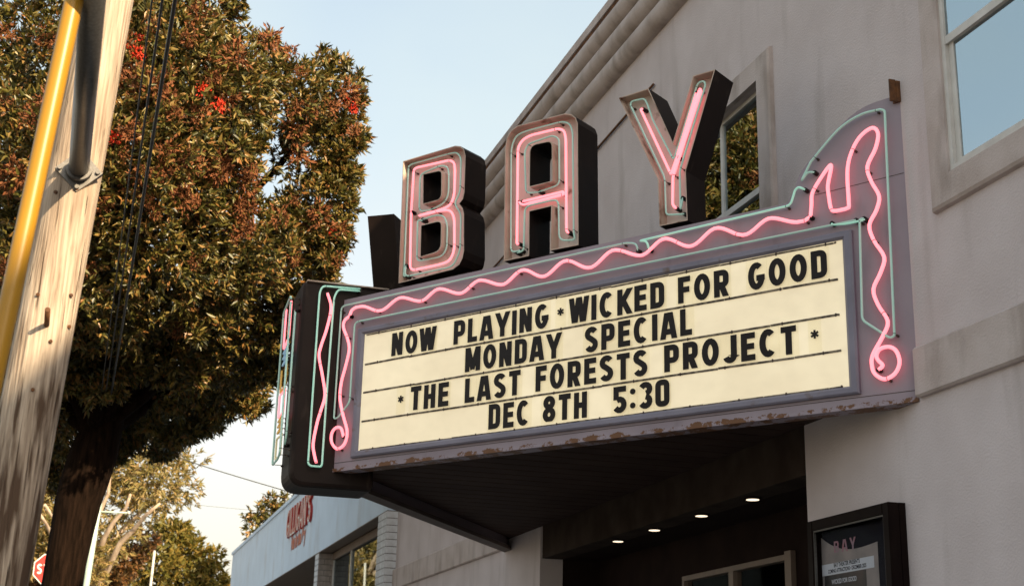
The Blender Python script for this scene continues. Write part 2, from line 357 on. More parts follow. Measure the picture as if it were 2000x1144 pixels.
def fillet(pts, r, k=5, closed=False):
    pts = [np.array(p, float) for p in pts]; n = len(pts); out = []
    for i in range(n):
        if not closed and i in (0, n - 1): out.append(tuple(pts[i])); continue
        a, b, c = pts[i-1], pts[i], pts[(i+1) % n]
        ra = r[i] if isinstance(r, (list, tuple)) else r
        da, dc = a - b, c - b; la, lc = np.linalg.norm(da), np.linalg.norm(dc)
        d = min(ra, la * 0.49, lc * 0.49)
        if d < 1e-5: out.append(tuple(b)); continue
        p, q = b + da / la * d, b + dc / lc * d
        for t in (j / k for j in range(k + 1)): out.append(tuple((1-t)**2 * p + 2*t*(1-t) * b + t*t * q))
    return out
def inset(poly, d):                              # ccw polygon, d > 0 shrinks
    n = len(poly); out = []
    for i in range(n):
        a, b, c = (np.array(poly[j % n], float) for j in (i - 1, i, i + 1))
        e1 = b - a; e2 = c - b; e1 /= (np.linalg.norm(e1) + 1e-9); e2 /= (np.linalg.norm(e2) + 1e-9)
        n1 = np.array([-e1[1], e1[0]]); n2 = np.array([-e2[1], e2[0]]); m = n1 + n2
        m = m / max(0.35, m.dot(n1)) if np.linalg.norm(m) > 1e-6 else n1
        out.append(tuple(b + m * d))
    return out
def filled(bm, polys, fn, off, mi=0, flip=False):   # outer + holes, triangulated
    flat = [p for poly in polys for p in poly]
    tris = tessellate_polygon([[Vector((a, b, 0)) for a, b in poly] for poly in polys])
    vs = [bm.verts.new(fn(a, b, off)) for a, b in flat]
    for t in tris:
        q = [flat[i] for i in t]
        idx = t if area(q) > 0 else t[::-1]
        if flip: idx = idx[::-1]
        try: bm.faces.new([vs[i] for i in idx]).material_index = mi
        except ValueError: pass
def wallstrip(bm, poly, fn, d0, d1, mi=0, out=True):
    n = len(poly); lo = [bm.verts.new(fn(a, b, d0)) for a, b in poly]; hi = [bm.verts.new(fn(a, b, d1)) for a, b in poly]
    for i in range(n):
        j = (i + 1) % n; f = (lo[i], lo[j], hi[j], hi[i])
        bm.faces.new(f if out else f[::-1]).material_index = mi
def ring(bm, pa, pb, fn, off, mi=0):
    n = len(pa); a = [bm.verts.new(fn(*p, off)) for p in pa]; b = [bm.verts.new(fn(*p, off)) for p in pb]
    for i in range(n):
        j = (i + 1) % n; bm.faces.new((a[i], a[j], b[j], b[i])).material_index = mi

# stroke lettering -------------------------------------------------------------
def arc(cx, cy, rx, ry, a0, a1, k=8):
    return [(cx + rx * math.cos(math.radians(a0 + (a1 - a0) * i / k)), cy + ry * math.sin(math.radians(a0 + (a1 - a0) * i / k))) for i in range(k + 1)]
def glyph(ch, t=0.2):
    a = t / 2; w = 0.56; T = 1 - a; e = 0.3
    L, Rr, m = a, w - a, w / 2
    rr = 0.16
    if ch in 'OQ0':
        if ch == '0':
            p = fillet([(L, a), (Rr, a), (Rr, T), (L, T)], 0.14, 5, True); return w * 0.92, [(p, True)]
        w = 0.62; return w, [(arc(w/2, 0.5, w/2 - a, 0.5 - a, 0, 360, 22)[:-1], True)]
    if ch == 'C': w = 0.6; return w, [(arc(w/2, 0.5, w/2 - a, 0.5 - a, 48, 312, 18), False)]
    if ch == 'G': w = 0.62; return w, [(arc(w/2, 0.5, w/2 - a, 0.5 - a, 50, 325, 18) + [(w - a, 0.42)], False), ([(w * 0.5, 0.42), (w, 0.42)], False)]
    if ch == 'D': return w, [(fillet([(L, a), (Rr, a), (Rr, T), (L, T)], [0, 0.17, 0.17, 0], 5, True), True)]
    if ch == 'A': w = 0.62; return w, [([(a * 0.95 - e * 0.24, -e), (w/2 - a * 0.25, T + 0.3)], False), ([(w - a * 0.95 + e * 0.24, -e), (w/2 + a * 0.25, T + 0.3)], False), ([(0.14, 0.27), (w - 0.14, 0.27)], False)]
    if ch == 'B' or ch == '8':
        x0 = L
        if ch == '8': return w, [(arc(m, 0.73, m - a - 0.02, 0.27 - a, 0, 360, 18)[:-1], True), (arc(m, 0.27, m - a, 0.30 - a, 0, 360, 18)[:-1], True)]
        return w, [(fillet([(L, a), (Rr, a), (Rr, 0.5), (L, 0.5)], [0, .14, .14, 0], 4, True), True), (fillet([(L, 0.5), (Rr, 0.5), (Rr, T), (L, T)], [0, .14, .14, 0], 4, True), True)]
    if ch == 'E': w = 0.5; return w, [([(L, 0), (L, 1)], False), ([(L, T), (w, T)], False), ([(L, 0.51), (w * 0.93, 0.51)], False), ([(L, a), (w, a)], False)]
    if ch == 'F': w = 0.48; return w, [([(L, 0), (L, 1)], False), ([(L, T), (w, T)], False), ([(L, 0.50), (w * 0.93, 0.50)], False)]
    if ch == 'H': return w, [([(L, 0), (L, 1)], False), ([(Rr, 0), (Rr, 1)], False), ([(L, 0.5), (Rr, 0.5)], False)]
    if ch == 'I': return t, [([(a, 0), (a, 1)], False)]
    if ch == 'J': w = 0.5; return w, [([(w - a, 1), (w - a, 0.27)] + arc(w/2, 0.27, w/2 - a, 0.27 - a, 0, -165, 9), False)]
    if ch == 'K': return w, [([(L, 0), (L, 1)], False), ([(L, 0.33), (w + 0.14, 1.28)], False), ([(L + 0.10, 0.62), (w + 0.10, -0.28)], False)]
    if ch == 'L': w = 0.46; return w, [([(L, 0), (L, 1)], False), ([(L, a), (w, a)], False)]
    if ch == 'M': w = 0.72; b = a * 0.92; return w, [([(b, 0), (b, 1)], False), ([(w - b, 0), (w - b, 1)], False), ([(b - 0.03, 1.2), (w/2 + 0.01, 0.08)], False), ([(w - b + 0.03, 1.2), (w/2 - 0.01, 0.08)], False)]
    if ch == 'N': w = 0.58; return w, [([(a, 0), (a, 1)], False), ([(w - a, 0), (w - a, 1)], False), ([(a - 0.09, 1.3), (w - a + 0.09, -0.3)], False)]
    if ch == 'P': return w, [([(L, 0), (L, 1)], False), (fillet([(L, 0.42), (Rr, 0.42), (Rr, T), (L, T)], [0, .15, .15, 0], 5), False)]
    if ch == 'R': return w, [([(L, 0), (L, 1)], False), (fillet([(L, 0.44), (Rr, 0.44), (Rr, T), (L, T)], [0, .15, .15, 0], 5), False), ([(m - 0.03, 0.52), (w - a + 0.10, -0.3)], False)]
    if ch == 'S':
        return w, [(arc(m, 0.72, m - a, 0.28 - a, 25, 250, 10) + [(m + 0.02, 0.5)] + arc(m, 0.29, m - a, 0.29 - a, 62, -155, 10), False)]
    if ch == 'T': w = 0.52; return w, [([(w/2, 0), (w/2, 1)], False), ([(0, T), (w, T)], False)]
    if ch == 'U': return w, [([(L, 1), (L, 0.28)] + arc(m, 0.28, m - a, 0.28 - a, 180, 360, 9) + [(Rr, 1)], False)]
    if ch == 'V': return w, [([(0.03, 1.2), (w/2, -0.2)], False), ([(w - 0.03, 1.2), (w/2, -0.2)], False)]
    if ch == 'W': w = 0.78; return w, [([(a * 0.6 - .05, 1.3), (w * 0.29, -0.25)], False), ([(w * 0.25, -0.25), (w/2 + .0, 1.1)], False), ([(w * 0.75, -0.25), (w/2 - .0, 1.1)], False), ([(w - a * 0.6 + .05, 1.3), (w * 0.71, -0.25)], False)]
    if ch == 'Y': w = 0.62; return w, [([(w/2, 0), (w/2, 0.48)], False), ([(-0.06, 1.3), (w/2 + 0.0, 0.37)], False), ([(w + 0.06, 1.3), (w/2 - 0.0, 0.37)], False)]
    if ch == '3': return w, [(arc(m, 0.73, m - a, 0.27 - a, 155, -80, 10), False), (arc(m, 0.28, m - a, 0.28 - a, 85, -155, 10), False)]
    if ch == '5': return w, [([(w * 0.96, T), (L + .02, T), (L + .02, 0.50)], False), (arc(m - .01, 0.31, m - a + .01, 0.31 - a, 125, -150, 12), False)]
    if ch == ':': return t * 1.25, [(arc(a * 1.25, 0.22, .055, .055, 0, 360, 12)[:-1], True, .11), (arc(a * 1.25, 0.74, .055, .055, 0, 360, 12)[:-1], True, .11)]
    if ch == '*': return 0.3, [([(0.15 - .15 * math.cos(q), 0.55 - .15 * math.sin(q)), (0.15 + .15 * math.cos(q), 0.55 + .15 * math.sin(q))], False, 0.075) for q in (0.52, 1.57, 2.62)]
    if ch == "'": return t, [([(a, 0.72), (a, 1)], False)]
    return 0.3, []
def clip_y(poly):
    for lim, keep in ((0.0, lambda y: y >= 0.0), (1.0, lambda y: y <= 1.0)):
        out = []
        for i in range(len(poly)):
            p, q = poly[i], poly[(i + 1) % len(poly)]
            if keep(p[1]): out.append(p)
            if keep(p[1]) != keep(q[1]):
                k = (lim - p[1]) / (q[1] - p[1]); out.append((p[0] + (q[0] - p[0]) * k, lim))
        poly = out
        if len(poly) < 3: return []
    return poly
def ribbon(pts, closed, t):
    n = len(pts); A, B = [], []
    for i in range(n):
        p = np.array(pts[i]); 
        pr = np.array(pts[i-1]) if (closed or i > 0) else None
        nx = np.array(pts[(i+1) % n]) if (closed or i < n - 1) else None
        d1 = (p - pr) if pr is not None else (nx - p); d2 = (nx - p) if nx is not None else (p - pr)
        d1 = d1 / (np.linalg.norm(d1) + 1e-9); d2 = d2 / (np.linalg.norm(d2) + 1e-9)
        n1 = np.array([-d1[1], d1[0]]); n2 = np.array([-d2[1], d2[0]]); m = n1 + n2
        m = m / max(0.5, m.dot(n1))
        A.append(tuple(p + m * t / 2)); B.append(tuple(p - m * t / 2))
    for i in range(n if closed else n - 1):
        j = (i + 1) % n; yield [A[i], B[i], B[j], A[j]]
def letter_bm(bm, ch, x0, y0, sx, sy, fn, d0, d1, t=0.2):
    w, strokes = glyph(ch, t)
    for k, st in enumerate(strokes):
        tt = st[2] if len(st) > 2 else t
        for q in ribbon(st[0], st[1], tt):
            q = clip_y(ccw(q))
            if len(q) >= 3: prism(bm, [(x0 + p[0] * sx, y0 + p[1] * sy) for p in q], fn, d0, d1 + 0.0004 * k)
    return w
def word_layout(word, gap=0.13, t=0.2):
    x = 0; out = []
    for ch in word:
        w = glyph(ch, t)[0]; out.append((ch, x, w)); x += w + gap
    return out, x - gap

# ------------------------------------------------------------------ ground
def ground_z(x): return 0.0 if x > -5 else min((-5 - x) * 0.108, 9.0)
def strip(name, y0, y1, dz, m, x0=-260, x1=60):
    bm = bmesh.new(); xs = [x0, -140, -88.3, -60, -40, -25, -15, -5, 10, x1]
    a = [bm.verts.new((x, y0, ground_z(x) + dz)) for x in xs]; b = [bm.verts.new((x, y1, ground_z(x) + dz)) for x in xs]
    for i in range(len(xs) - 1): bm.faces.new((a[i], a[i+1], b[i+1], b[i]))
    return structure(from_bm(name, bm, m))
strip('terrain', -400, 400, -0.30, M['hill'])
strip('road', -18.5, -6.9, -0.145, M['asphalt'])
strip('pavement', -6.75, 0.9, 0.0, M['concrete'])
strip('far_pavement', -22.5, -18.65, 0.0, M['concrete'])
for nm, y in (('kerb', -6.9), ('far_kerb', -18.65)):
    bm = bmesh.new()
    for xa, xb in ((-60, -25), (-25, -5), (-5, 60)):
        za, zb = ground_z(xa), ground_z(xb)
        vs = [bm.verts.new(c) for c in ((xa, y, za-.3), (xb, y, zb-.3), (xb, y+.15, zb-.3), (xa, y+.15, za-.3), (xa, y, za+.004), (xb, y, zb+.004), (xb, y+.15, zb+.004), (xa, y+.15, za+.004))]
        for f in ((0,3,2,1),(4,5,6,7),(0,1,5,4),(1,2,6,5),(2,3,7,6),(3,0,4,7)): bm.faces.new([vs[i] for i in f])
    structure(from_bm(nm, bm, M['concrete']))

# ------------------------------------------------------------------ theatre building
TH = thing('theatre_building', (0, 0, 0), 'grey stucco theatre building with rolled cornice behind the marquee', 'building')
XL, XR, ZT = -17.9, 27.0, 9.43
WIN_Z0, WIN_Z1 = 5.56, 7.66
wx1 = on_y(1503, 345, 0.06).x; wins = [(wx1 - 2.05, wx1), (on_y(1836, 60, -0.035).x, on_y(1836, 60, -0.035).x + 2.05)]
RX0, RX1, RZ = -8.95, -1.745, 3.70
def wall_with_openings(x0, x1, z0, z1, ops, y0, y1):
    bm = bmesh.new()
    xs = sorted({x0, x1, *[o[0] for o in ops], *[o[1] for o in ops]}); zs = sorted({z0, z1, *[o[2] for o in ops], *[o[3] for o in ops]})
    inside = lambda x, z: any(o[0] < x < o[1] and o[2] < z < o[3] for o in ops)
    vf = {}; 
    def v(i, j, y):
        k = (i, j, y)
        if k not in vf: vf[k] = bm.verts.new((xs[i], y, zs[j]))
        return vf[k]
    solid = lambda i, j: 0 <= i < len(xs)-1 and 0 <= j < len(zs)-1 and not inside((xs[i]+xs[i+1])/2, (zs[j]+zs[j+1])/2)
    for i in range(len(xs)-1):
        for j in range(len(zs)-1):
            if not solid(i, j): continue
            bm.faces.new((v(i,j,y0), v(i+1,j,y0), v(i+1,j+1,y0), v(i,j+1,y0)))
            bm.faces.new((v(i,j,y1), v(i,j+1,y1), v(i+1,j+1,y1), v(i+1,j,y1)))
            if not solid(i-1, j): bm.faces.new((v(i,j,y0), v(i,j+1,y0), v(i,j+1,y1), v(i,j,y1)))
            if not solid(i+1, j): bm.faces.new((v(i+1,j,y0), v(i+1,j,y1), v(i+1,j+1,y1), v(i+1,j+1,y0)))
            if not solid(i, j-1): bm.faces.new((v(i,j,y0), v(i,j,y1), v(i+1,j,y1), v(i+1,j,y0)))
            if not solid(i, j+1): bm.faces.new((v(i,j+1,y0), v(i+1,j+1,y0), v(i+1,j+1,y1), v(i,j+1,y1)))
    return bm
ops = [(a, b, WIN_Z0, WIN_Z1) for a, b in wins] + [(RX0, RX1, -0.3, 4.25)]
from_bm('facade_wall', wall_with_openings(XL, XR, -0.5, 10.30, ops, 0.0, 0.32), M['stucco'], TH)
boxobj('side_wall', (XL, 0.32, -0.5), (XL + 0.3, 24, 10.2), M['stucco'], TH)
boxobj('side_wall', (XR - 0.3, 0.32, -0.5), (XR, 24, 10.2), M['stucco'], TH)
boxobj('rear_wall', (XL, 24, -0.5), (XR, 24.3, 10.2), M['stucco'], TH)
boxobj('roof', (XL + .3, 0.32, 9.9), (XR - .3, 24, 10.1), M['roof'], TH)
boxobj('interior_wall', (XL + .3, 3.0, -0.3), (XR - .3, 3.2, 9.9), M['dark'], TH)
# cornice: three rolled ridges under a flat cap
def sweep_x(name, prof, x0, x1, m, parent, smooth=True):
    bm = bmesh.new(); nseg = 14
    rows = [[bm.verts.new((x0 + (x1 - x0) * k / nseg, y, z)) for y, z in prof] for k in range(nseg + 1)]
    for k in range(nseg):
        for i in range(len(prof) - 1): bm.faces.new((rows[k][i], rows[k][i+1], rows[k+1][i+1], rows[k+1][i])).smooth = smooth
    bm.faces.new(rows[0]); bm.faces.new(rows[-1][::-1])
    bmesh.ops.recalc_face_normals(bm, faces=bm.faces[:])
    return from_bm(name, bm, m, parent)
for k in range(3):
    z0 = 9.43 + k * 0.285; yb = -0.03 - 0.035 * k
    prof = [(0.05, z0 + 0.285)] + [(yb - 0.125 * math.sin(a), z0 + 0.1425 - 0.1425 * math.cos(a)) for a in [math.pi * i / 10 for i in range(10, -1, -1)]] + [(0.05, z0)]
    sweep_x('cornice_roll', prof, XL, XR, M['stucco_trim'], TH)
boxobj('parapet_cap', (XL, -0.165, 10.290), (XR, 0.45, 10.335), M['rust'], TH)
boxobj('parapet_top', (XL, -0.185, 10.337), (XR, 0.45, 10.46), M['stucco_trim'], TH)
def band(x0, x1):
    prof = [(0.01, 3.985), (-0.035, 3.985), (-0.055, 4.0), (-0.055, 4.35), (-0.035, 4.37), (0.01, 4.37)]
    sweep_x('wall_band', prof, x0, x1, M['stucco_trim'], TH, False)
band(XL, -10.75); band(0.035, XR)
# raised stucco window surrounds
for a, b in wins:
    bm = bmesh.new(); e = 0.26; d = 0.055
    o = [(a - e, WIN_Z0 - 0.24), (b + e, WIN_Z0 - 0.24), (b + e, WIN_Z1 + e), (a - e, WIN_Z1 + e)]
    i_ = [(a, WIN_Z0), (b, WIN_Z0), (b, WIN_Z1), (a, WIN_Z1)]
    o2 = inset(ccw(o), 0.03); fn = lambda x, z, off: Vector((x, -off, z))
    ring(bm, o2, i_, fn, d); wallstrip(bm, i_, fn, 0.0, d, 0, False)
    ring(bm, o, o, fn, 0) if False else None
    n = 4
    A = [bm.verts.new(fn(*p, 0.0)) for p in o]; Bq = [bm.verts.new(fn(*p, d * 0.72)) for p in inset(ccw(o), 0.008)]; Cq = [bm.verts.new(fn(*p, d)) for p in o2]
    for q in range(n):
        r_ = (q + 1) % n; bm.faces.new((A[q], A[r_], Bq[r_], Bq[q])); bm.faces.new((Bq[q], Bq[r_], Cq[r_], Cq[q]))
    from_bm('window_surround', bm, M['stucco_trim'], TH)
def window(a, b, blinds, y):
    zc = 6.62; mid = (a + b) / 2
    bm = bmesh.new(); f = 0.045
    box(bm, (a, y, WIN_Z0), (a + f, y + .09, WIN_Z1)); box(bm, (b - f, y, WIN_Z0), (b, y + .09, WIN_Z1))
    box(bm, (a + f, y, WIN_Z0), (b - f, y + .09, WIN_Z0 + f)); box(bm, (a + f, y, WIN_Z1 - f), (b - f, y + .09, WIN_Z1))
    w = from_bm('window', bm, M['white_frame'], TH)
    units = [(a + f, b - f)] if blinds else [(a + f, mid - .03), (mid + .03, b - f)]
    if not blinds: boxobj('mullion', (mid - .03, y, WIN_Z0 + f), (mid + .03, y + .09, WIN_Z1 - f), M['white_frame'], w)
    for (u0, u1) in units:
        boxobj('meeting_rail', (u0, y + .005, zc - .035), (u1, y + .08, zc + .03), M['white_frame'], w)
        bm = bmesh.new(); s = 0.04; yy = y + 0.03
        box(bm, (u0, yy, WIN_Z0 + f), (u0 + s + .02, yy + .03, zc - .035)); box(bm, (u1 - s, yy, WIN_Z0 + f), (u1, yy + .03, zc - .035))
        box(bm, (u0 + s + .02, yy, WIN_Z0 + f), (u1 - s, yy + .03, WIN_Z0 + f + s))
        from_bm('sash', bm, M['white_frame'], w)
        boxobj('pane', (u0 + s + .02, yy + .01, WIN_Z0 + f + s), (u1 - s, yy + .016, zc - .035), M['glass'], w)
        boxobj('pane', (u0, y + .02, zc + .03), (u1, y + .026, WIN_Z1 - f), M['glass'], w)
        if blinds:
            bm = bmesh.new(); z = WIN_Z0 + 0.30
            box(bm, (u0 + .07, yy + .06, z - .04), (u1 - .05, yy + .10, z))
            while z < zc + 0.02:
                z += 0.034
                box(bm, (u0 + .07, yy + .08, z - .0125), (u1 - .05, yy + .083, z + .0125))
            bl = from_bm('blind', bm, M['blind'], w)
    boxobj('dark_room_sheet', (a + .01, 0.55, WIN_Z0), (b - .01, 0.56, WIN_Z1), M['dark'], w)  # dark sheet standing in for the unlit room behind the window
window(*wins[0], False, 0.06); window(*wins[1], True, -0.035)
# vestibule
VY = 0.85
vest = boxobj('vestibule_ceiling', (RX0 + .002, 0.32, RZ), (RX1 - .002, VY + .3, RZ + 0.08), M['vest'], TH)
boxobj('entrance_header', (RX0 + .002, 0.03, RZ), (RX1 - .002, 0.318, 4.248), M['header'], TH)
boxobj('vestibule_side', (RX0, 0.32, -0.3), (RX0 - .1, VY + .3, RZ), M['vest'], TH)
boxobj('vestibule_side', (RX1, 0.32, -0.3), (RX1 + .1, VY + .3, RZ), M['vest'], TH)
dz = on_y(1430, 1105, VY).z; d0 = on_y(1335, 1125, VY).x; d1 = on_y(1430, 1105, VY).x; d2 = on_y(1542, 1080, VY).x
from_bm('vestibule_wall', wall_with_openings(RX0, RX1, -0.3, RZ, [(d0, d2, -0.3, dz)], VY, VY + .12), M['vest'], TH)
for x0, x1 in ((d0, d1), (d1, d2)):
    bm = bmesh.new(); y = VY - .02; f = .055
    box(bm, (x0, y, 0), (x0 + f, y + .10, dz)); box(bm, (x1 - f, y, 0), (x1, y + .10, dz)); box(bm, (x0 + f, y, dz - f), (x1 - f, y + .10, dz))
    box(bm, (x0 + f, y + .01, 2.35), (x1 - f, y + .09, 2.42)); box(bm, (x0 + f, y + .01, 0.02), (x1 - f, y + .09, .22))
    d = from_bm('entrance_door', bm, M['door_frame'], TH)
    boxobj('pane', (x0 + f, y + .05, 2.42), (x1 - f, y + .056, dz - f), M['glass_case'], d)
    boxobj('pane', (x0 + f, y + .05, .22), (x1 - f, y + .056, 2.35), M['glass_case'], d)
    bm = bmesh.new(); tube(bm, [(x1 - .12, y - .05, 0.9), (x1 - .12, y - .05, 1.4)], .014); from_bm('handle', bm, M['galv'], d)
# lobby siding seen through the right door
for k in range(16):
    boxobj('lobby_siding', (d2 - .62, 1.5, 2.0 + k * .11), (d2 - .05, 1.52, 2.0 + k * .11 + .102), M['cream_wall'], TH)
boxobj('door_post', (d2 + .002, VY - .06, 0), (d2 + .13, VY - .005, dz + .02), M['door_frame'], TH)
boxobj('door_post', (RX1 - .25, VY - .06, 0), (RX1 - .12, VY - .005, dz + .06), M['door_frame'], TH)
# conduit along the wall behind the letters, rusty bracket over the fin
ca, cb = on_y(1220, 228, -0.03), on_y(968, 518, -0.03)
bm = bmesh.new(); zz = (ca.z + cb.z) / 2
tube(bm, [(XL + .2, -.025, cb.z - .02), (cb.x, -.025, cb.z), (ca.x, -.025, ca.z), (ca.x + .9, -.025, ca.z + .03)], 0.016, 6)
from_bm('wall_conduit', bm, M['rust'], TH)
bp = on_y(1750, 172, -0.02)
bm = bmesh.new(); box(bm, (bp.x - .045, -.035, bp.z - .13), (bp.x + .03, 0.0, bp.z + .05)); box(bm, (bp.x + .005, -.09, bp.z - .13), (bp.x + .02, -.035, bp.z + .06))
from_bm('rusty_bracket', bm, M['rust'], TH)
# downlights
names = ['round recessed ceiling light nearest the poster case', 'second round ceiling light from the poster case', 'third round ceiling light from the poster case', 'round ceiling light farthest from the poster case']
for (px, py), lb in zip([(1470, 973), (1370, 1005), (1278, 1033), (1207, 1055)], names):
    c = on_z(px, py, RZ - .008)
    t = thing('ceiling_light', (c.x, c.y, RZ - .006), lb, 'ceiling light', 'recessed lights under the entrance ceiling')
    bm = bmesh.new(); tube(bm, [(c.x, c.y, RZ - .018), (c.x, c.y, RZ - .0065)], .08, 20); from_bm('trim_ring', bm, M['vest'], t)
    bm = bmesh.new(); tube(bm, [(c.x, c.y, RZ - .022), (c.x, c.y, RZ - .0182)], .062, 20); from_bm('lens', bm, M['lamp'], t)

# ------------------------------------------------------------------ marquee
MQ = thing('theatre_marquee', (-5.3, 0, 4.0), 'lavender grey wedge-shaped cinema marquee with pink neon and a lit message board', 'marquee')
UE = 6.19
def face_fn(s, z, off): return fpt(s, z, off)
outline = [(-UE, 4.0), (0.0, 4.0), (0.0, 6.48)] + catmull([fpx(*p) for p in [(1757, 185), (1688, 209), (1637, 250), (1581, 314), (1561, 343), (1551, 372)]], 4)[1:] + [fpx(1537, 397), (-UE, 5.775)]
bm = bmesh.new(); outline = ccw(outline)
filled(bm, [outline], face_fn, 0.0); filled(bm, [outline], face_fn, -0.10, 0, True); wallstrip(bm, outline, face_fn, -0.10, 0.0)
SPN = from_bm('sign_panel', bm, M['panel'], MQ)
bm = bmesh.new()                                  # thin seam where two sheets of the fin lap
s0, z0 = fpx(1592, 381); s1, z1 = fpx(1765, 338)
tube(bm, [fpt(s0, z0, .0012), fpt(s1, z1, .0012)], 0.0022, 4); from_bm('sheet_seam', bm, M['clip'], SPN)
bm = bmesh.new(); s0, z0 = fpx(640, 914); tube(bm, [fpt(s0 + .02, 4.055, .001), fpt(-.01, 4.055, .001)], 0.0025, 4); from_bm('sheet_seam', bm, M['clip'], SPN)
# bottom lip
bm = bmesh.new(); prism(bm, [(-UE, 3.965), (0.0, 3.965), (0.0, 3.998), (-UE, 3.998)], face_fn, -0.16, 0.012); from_bm('bottom_lip', bm, M['panel'], SPN)
# mirrored face on the far side (seen only as an edge)
def back_fn(s, z, off):                           # mirrored about x = -5.3
    p = fpt(s, z, off); return Vector((-10.6 - p.x, p.y, p.z))
bm = bmesh.new(); bo = [(-UE, 4.0), (0.0, 4.0), (0.0, 5.775), (-UE, 5.775)]
prism(bm, bo, back_fn, -0.10, 0.0); bmesh.ops.recalc_face_normals(bm, faces=bm.faces[:])
from_bm('far_sign_panel', bm, M['marquee'], MQ)
# roof deck
bm = bmesh.new(); tri = [(-0.25, -0.01), (-5.05, -3.38), (-5.55, -3.38), (-10.35, -0.01)]
zf = lambda a, b, off: Vector((a, b, off))
prism(bm, ccw(tri), zf, 5.60, 5.66); from_bm('roof_deck', bm, M['black_paint'], MQ)
# soffit of boards running out from the wall
SZ = 4.115
sof = MQ
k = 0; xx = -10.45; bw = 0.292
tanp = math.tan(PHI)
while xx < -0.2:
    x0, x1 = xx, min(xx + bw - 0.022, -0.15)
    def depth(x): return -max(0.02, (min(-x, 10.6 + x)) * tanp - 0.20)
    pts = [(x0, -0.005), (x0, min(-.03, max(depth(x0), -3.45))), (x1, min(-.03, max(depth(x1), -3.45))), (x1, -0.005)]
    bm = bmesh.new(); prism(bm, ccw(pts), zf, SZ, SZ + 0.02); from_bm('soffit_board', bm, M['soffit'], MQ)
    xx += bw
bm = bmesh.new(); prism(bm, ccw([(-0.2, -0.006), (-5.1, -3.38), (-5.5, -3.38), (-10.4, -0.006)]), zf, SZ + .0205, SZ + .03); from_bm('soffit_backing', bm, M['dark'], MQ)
# soffit edge trims
bm = bmesh.new()
prism(bm, ccw([(0, 0), (UE, 0), (UE, -.19), (0, -.19)]), lambda a, b, off: back_fn(-a, off, b), 3.95, 3.998)
bmesh.ops.recalc_face_normals(bm, faces=bm.faces[:]); from_bm('soffit_trim', bm, M['soffit_trim'], MQ)
bm = bmesh.new()
prism(bm, ccw([(0, -.162), (UE, -.162), (UE, -.215), (0, -.215)]), lambda a, b, off: fpt(-a, off, b), 3.99, 4.11)
bmesh.ops.recalc_face_normals(bm, faces=bm.faces[:]); from_bm('soffit_trim', bm, M['soffit'], MQ)

# message board ---------------------------------------------------------------
BS0, BS1, BZ0, BZ1 = -5.86, -0.455, 4.08, 5.415
bm = bmesh.new(); bd = 0.085
inn = [(BS0 + bd, BZ0 + bd * .78), (BS1 - bd, BZ0 + bd * .78), (BS1 - bd, BZ1 - bd * .78), (BS0 + bd, BZ1 - bd * .78)]
prism(bm, inn, face_fn, 0.002, 0.012); MB_ = from_bm('message_board', bm, M['board'], MQ)
oq = [(BS0, BZ0), (BS1, BZ0), (BS1, BZ1), (BS0, BZ1)]
for k in range(4):
    j = (k + 1) % 4; bm = bmesh.new()
    o0, o1, i0, i1 = oq[k], oq[j], inn[k], inn[j]
    g = 0.0012
    prof = [((0, 0.0015)), (0.0, 0.030), (0.2, 0.042), (0.72, 0.042), (1.0, 0.020), (1.0, 0.0015)]
    lerp = lambda a, b, t: (a[0] + (b[0] - a[0]) * t, a[1] + (b[1] - a[1]) * t)
    A = [bm.verts.new(fpt(*lerp(o0, i0, t), h)) for t, h in prof]; B = [bm.verts.new(fpt(*lerp(o1, i1, t), h)) for t, h in prof]
    for q in range(len(prof)):
        r_ = (q + 1) % len(prof); bm.faces.new((A[q], A[r_], B[r_], B[q]))
    bm.faces.new(A[::-1]); bm.faces.new(B); bmesh.ops.recalc_face_normals(bm, faces=bm.faces[:])
    from_bm('board_frame', bm, M['board_frame'], MB_)
ROWS = [5.028, 4.735, 4.440, 4.150]
bi0, bi1 = BS0 + bd, BS1 - bd
for i, z in enumerate(ROWS + [5.335]):
    bm = bmesh.new(); s = bi0 + .03; 
    end = bi1 - .05
    while s < end:                                # letter track in short, dented lengths
        L = min(random.uniform(.5, .8), end - s); dzz = random.uniform(-.003, .003)
        h = .006 if i in (3, 4) else .0085
        prism(bm, [(s, z - h + dzz), (s + L - .006, z - h - dzz), (s + L - .006, z + h - dzz), (s, z + h + dzz)], face_fn, 0.0122, 0.021)
        s += L
    from_bm('letter_track', bm, M['rail'], MB_)
    bm = bmesh.new(); s = bi0 + .2
    while s < end:
        prism(bm, [(s, z - .014), (s + .012, z - .014), (s + .012, z + .012), (s, z + .012)], face_fn, 0.0211, 0.026); s += random.uniform(.42, .48)
    from_bm('track_screw', bm, M['clip'], MB_)['kind'] = 'stuff'
LH = 0.236
ROWB = [5.056, 4.764, 4.470, 4.178]
words = [(0, 'NOW', 766, 851), (0, 'PLAYING', 887, 1072), (0, '*', 1089, 1102), (0, 'WICKED', 1114, 1298), (0, 'FOR', 1325, 1424), (0, 'GOOD', 1462, 1616),
         (1, 'MONDAY', 910, 1096), (1, 'SPECIAL', 1143, 1352),
         (2, '*', 778, 789), (2, 'THE', 803, 877), (2, 'LAST', 909, 1017), (2, 'FORESTS', 1047, 1265), (2, 'PROJECT', 1298, 1556), (2, '*', 1584, 1600),
         (3, 'DEC', 955, 1035), (3, '8TH', 1061, 1147), (3, '5:30', 1198, 1306)]
YROW = [lambda x: 675 - (x - 768) * 0.181, lambda x: 700 - (x - 912) * 0.160, lambda x: 775 - (x - 805) * 0.147, lambda x: 818 - (x - 957) * 0.128]
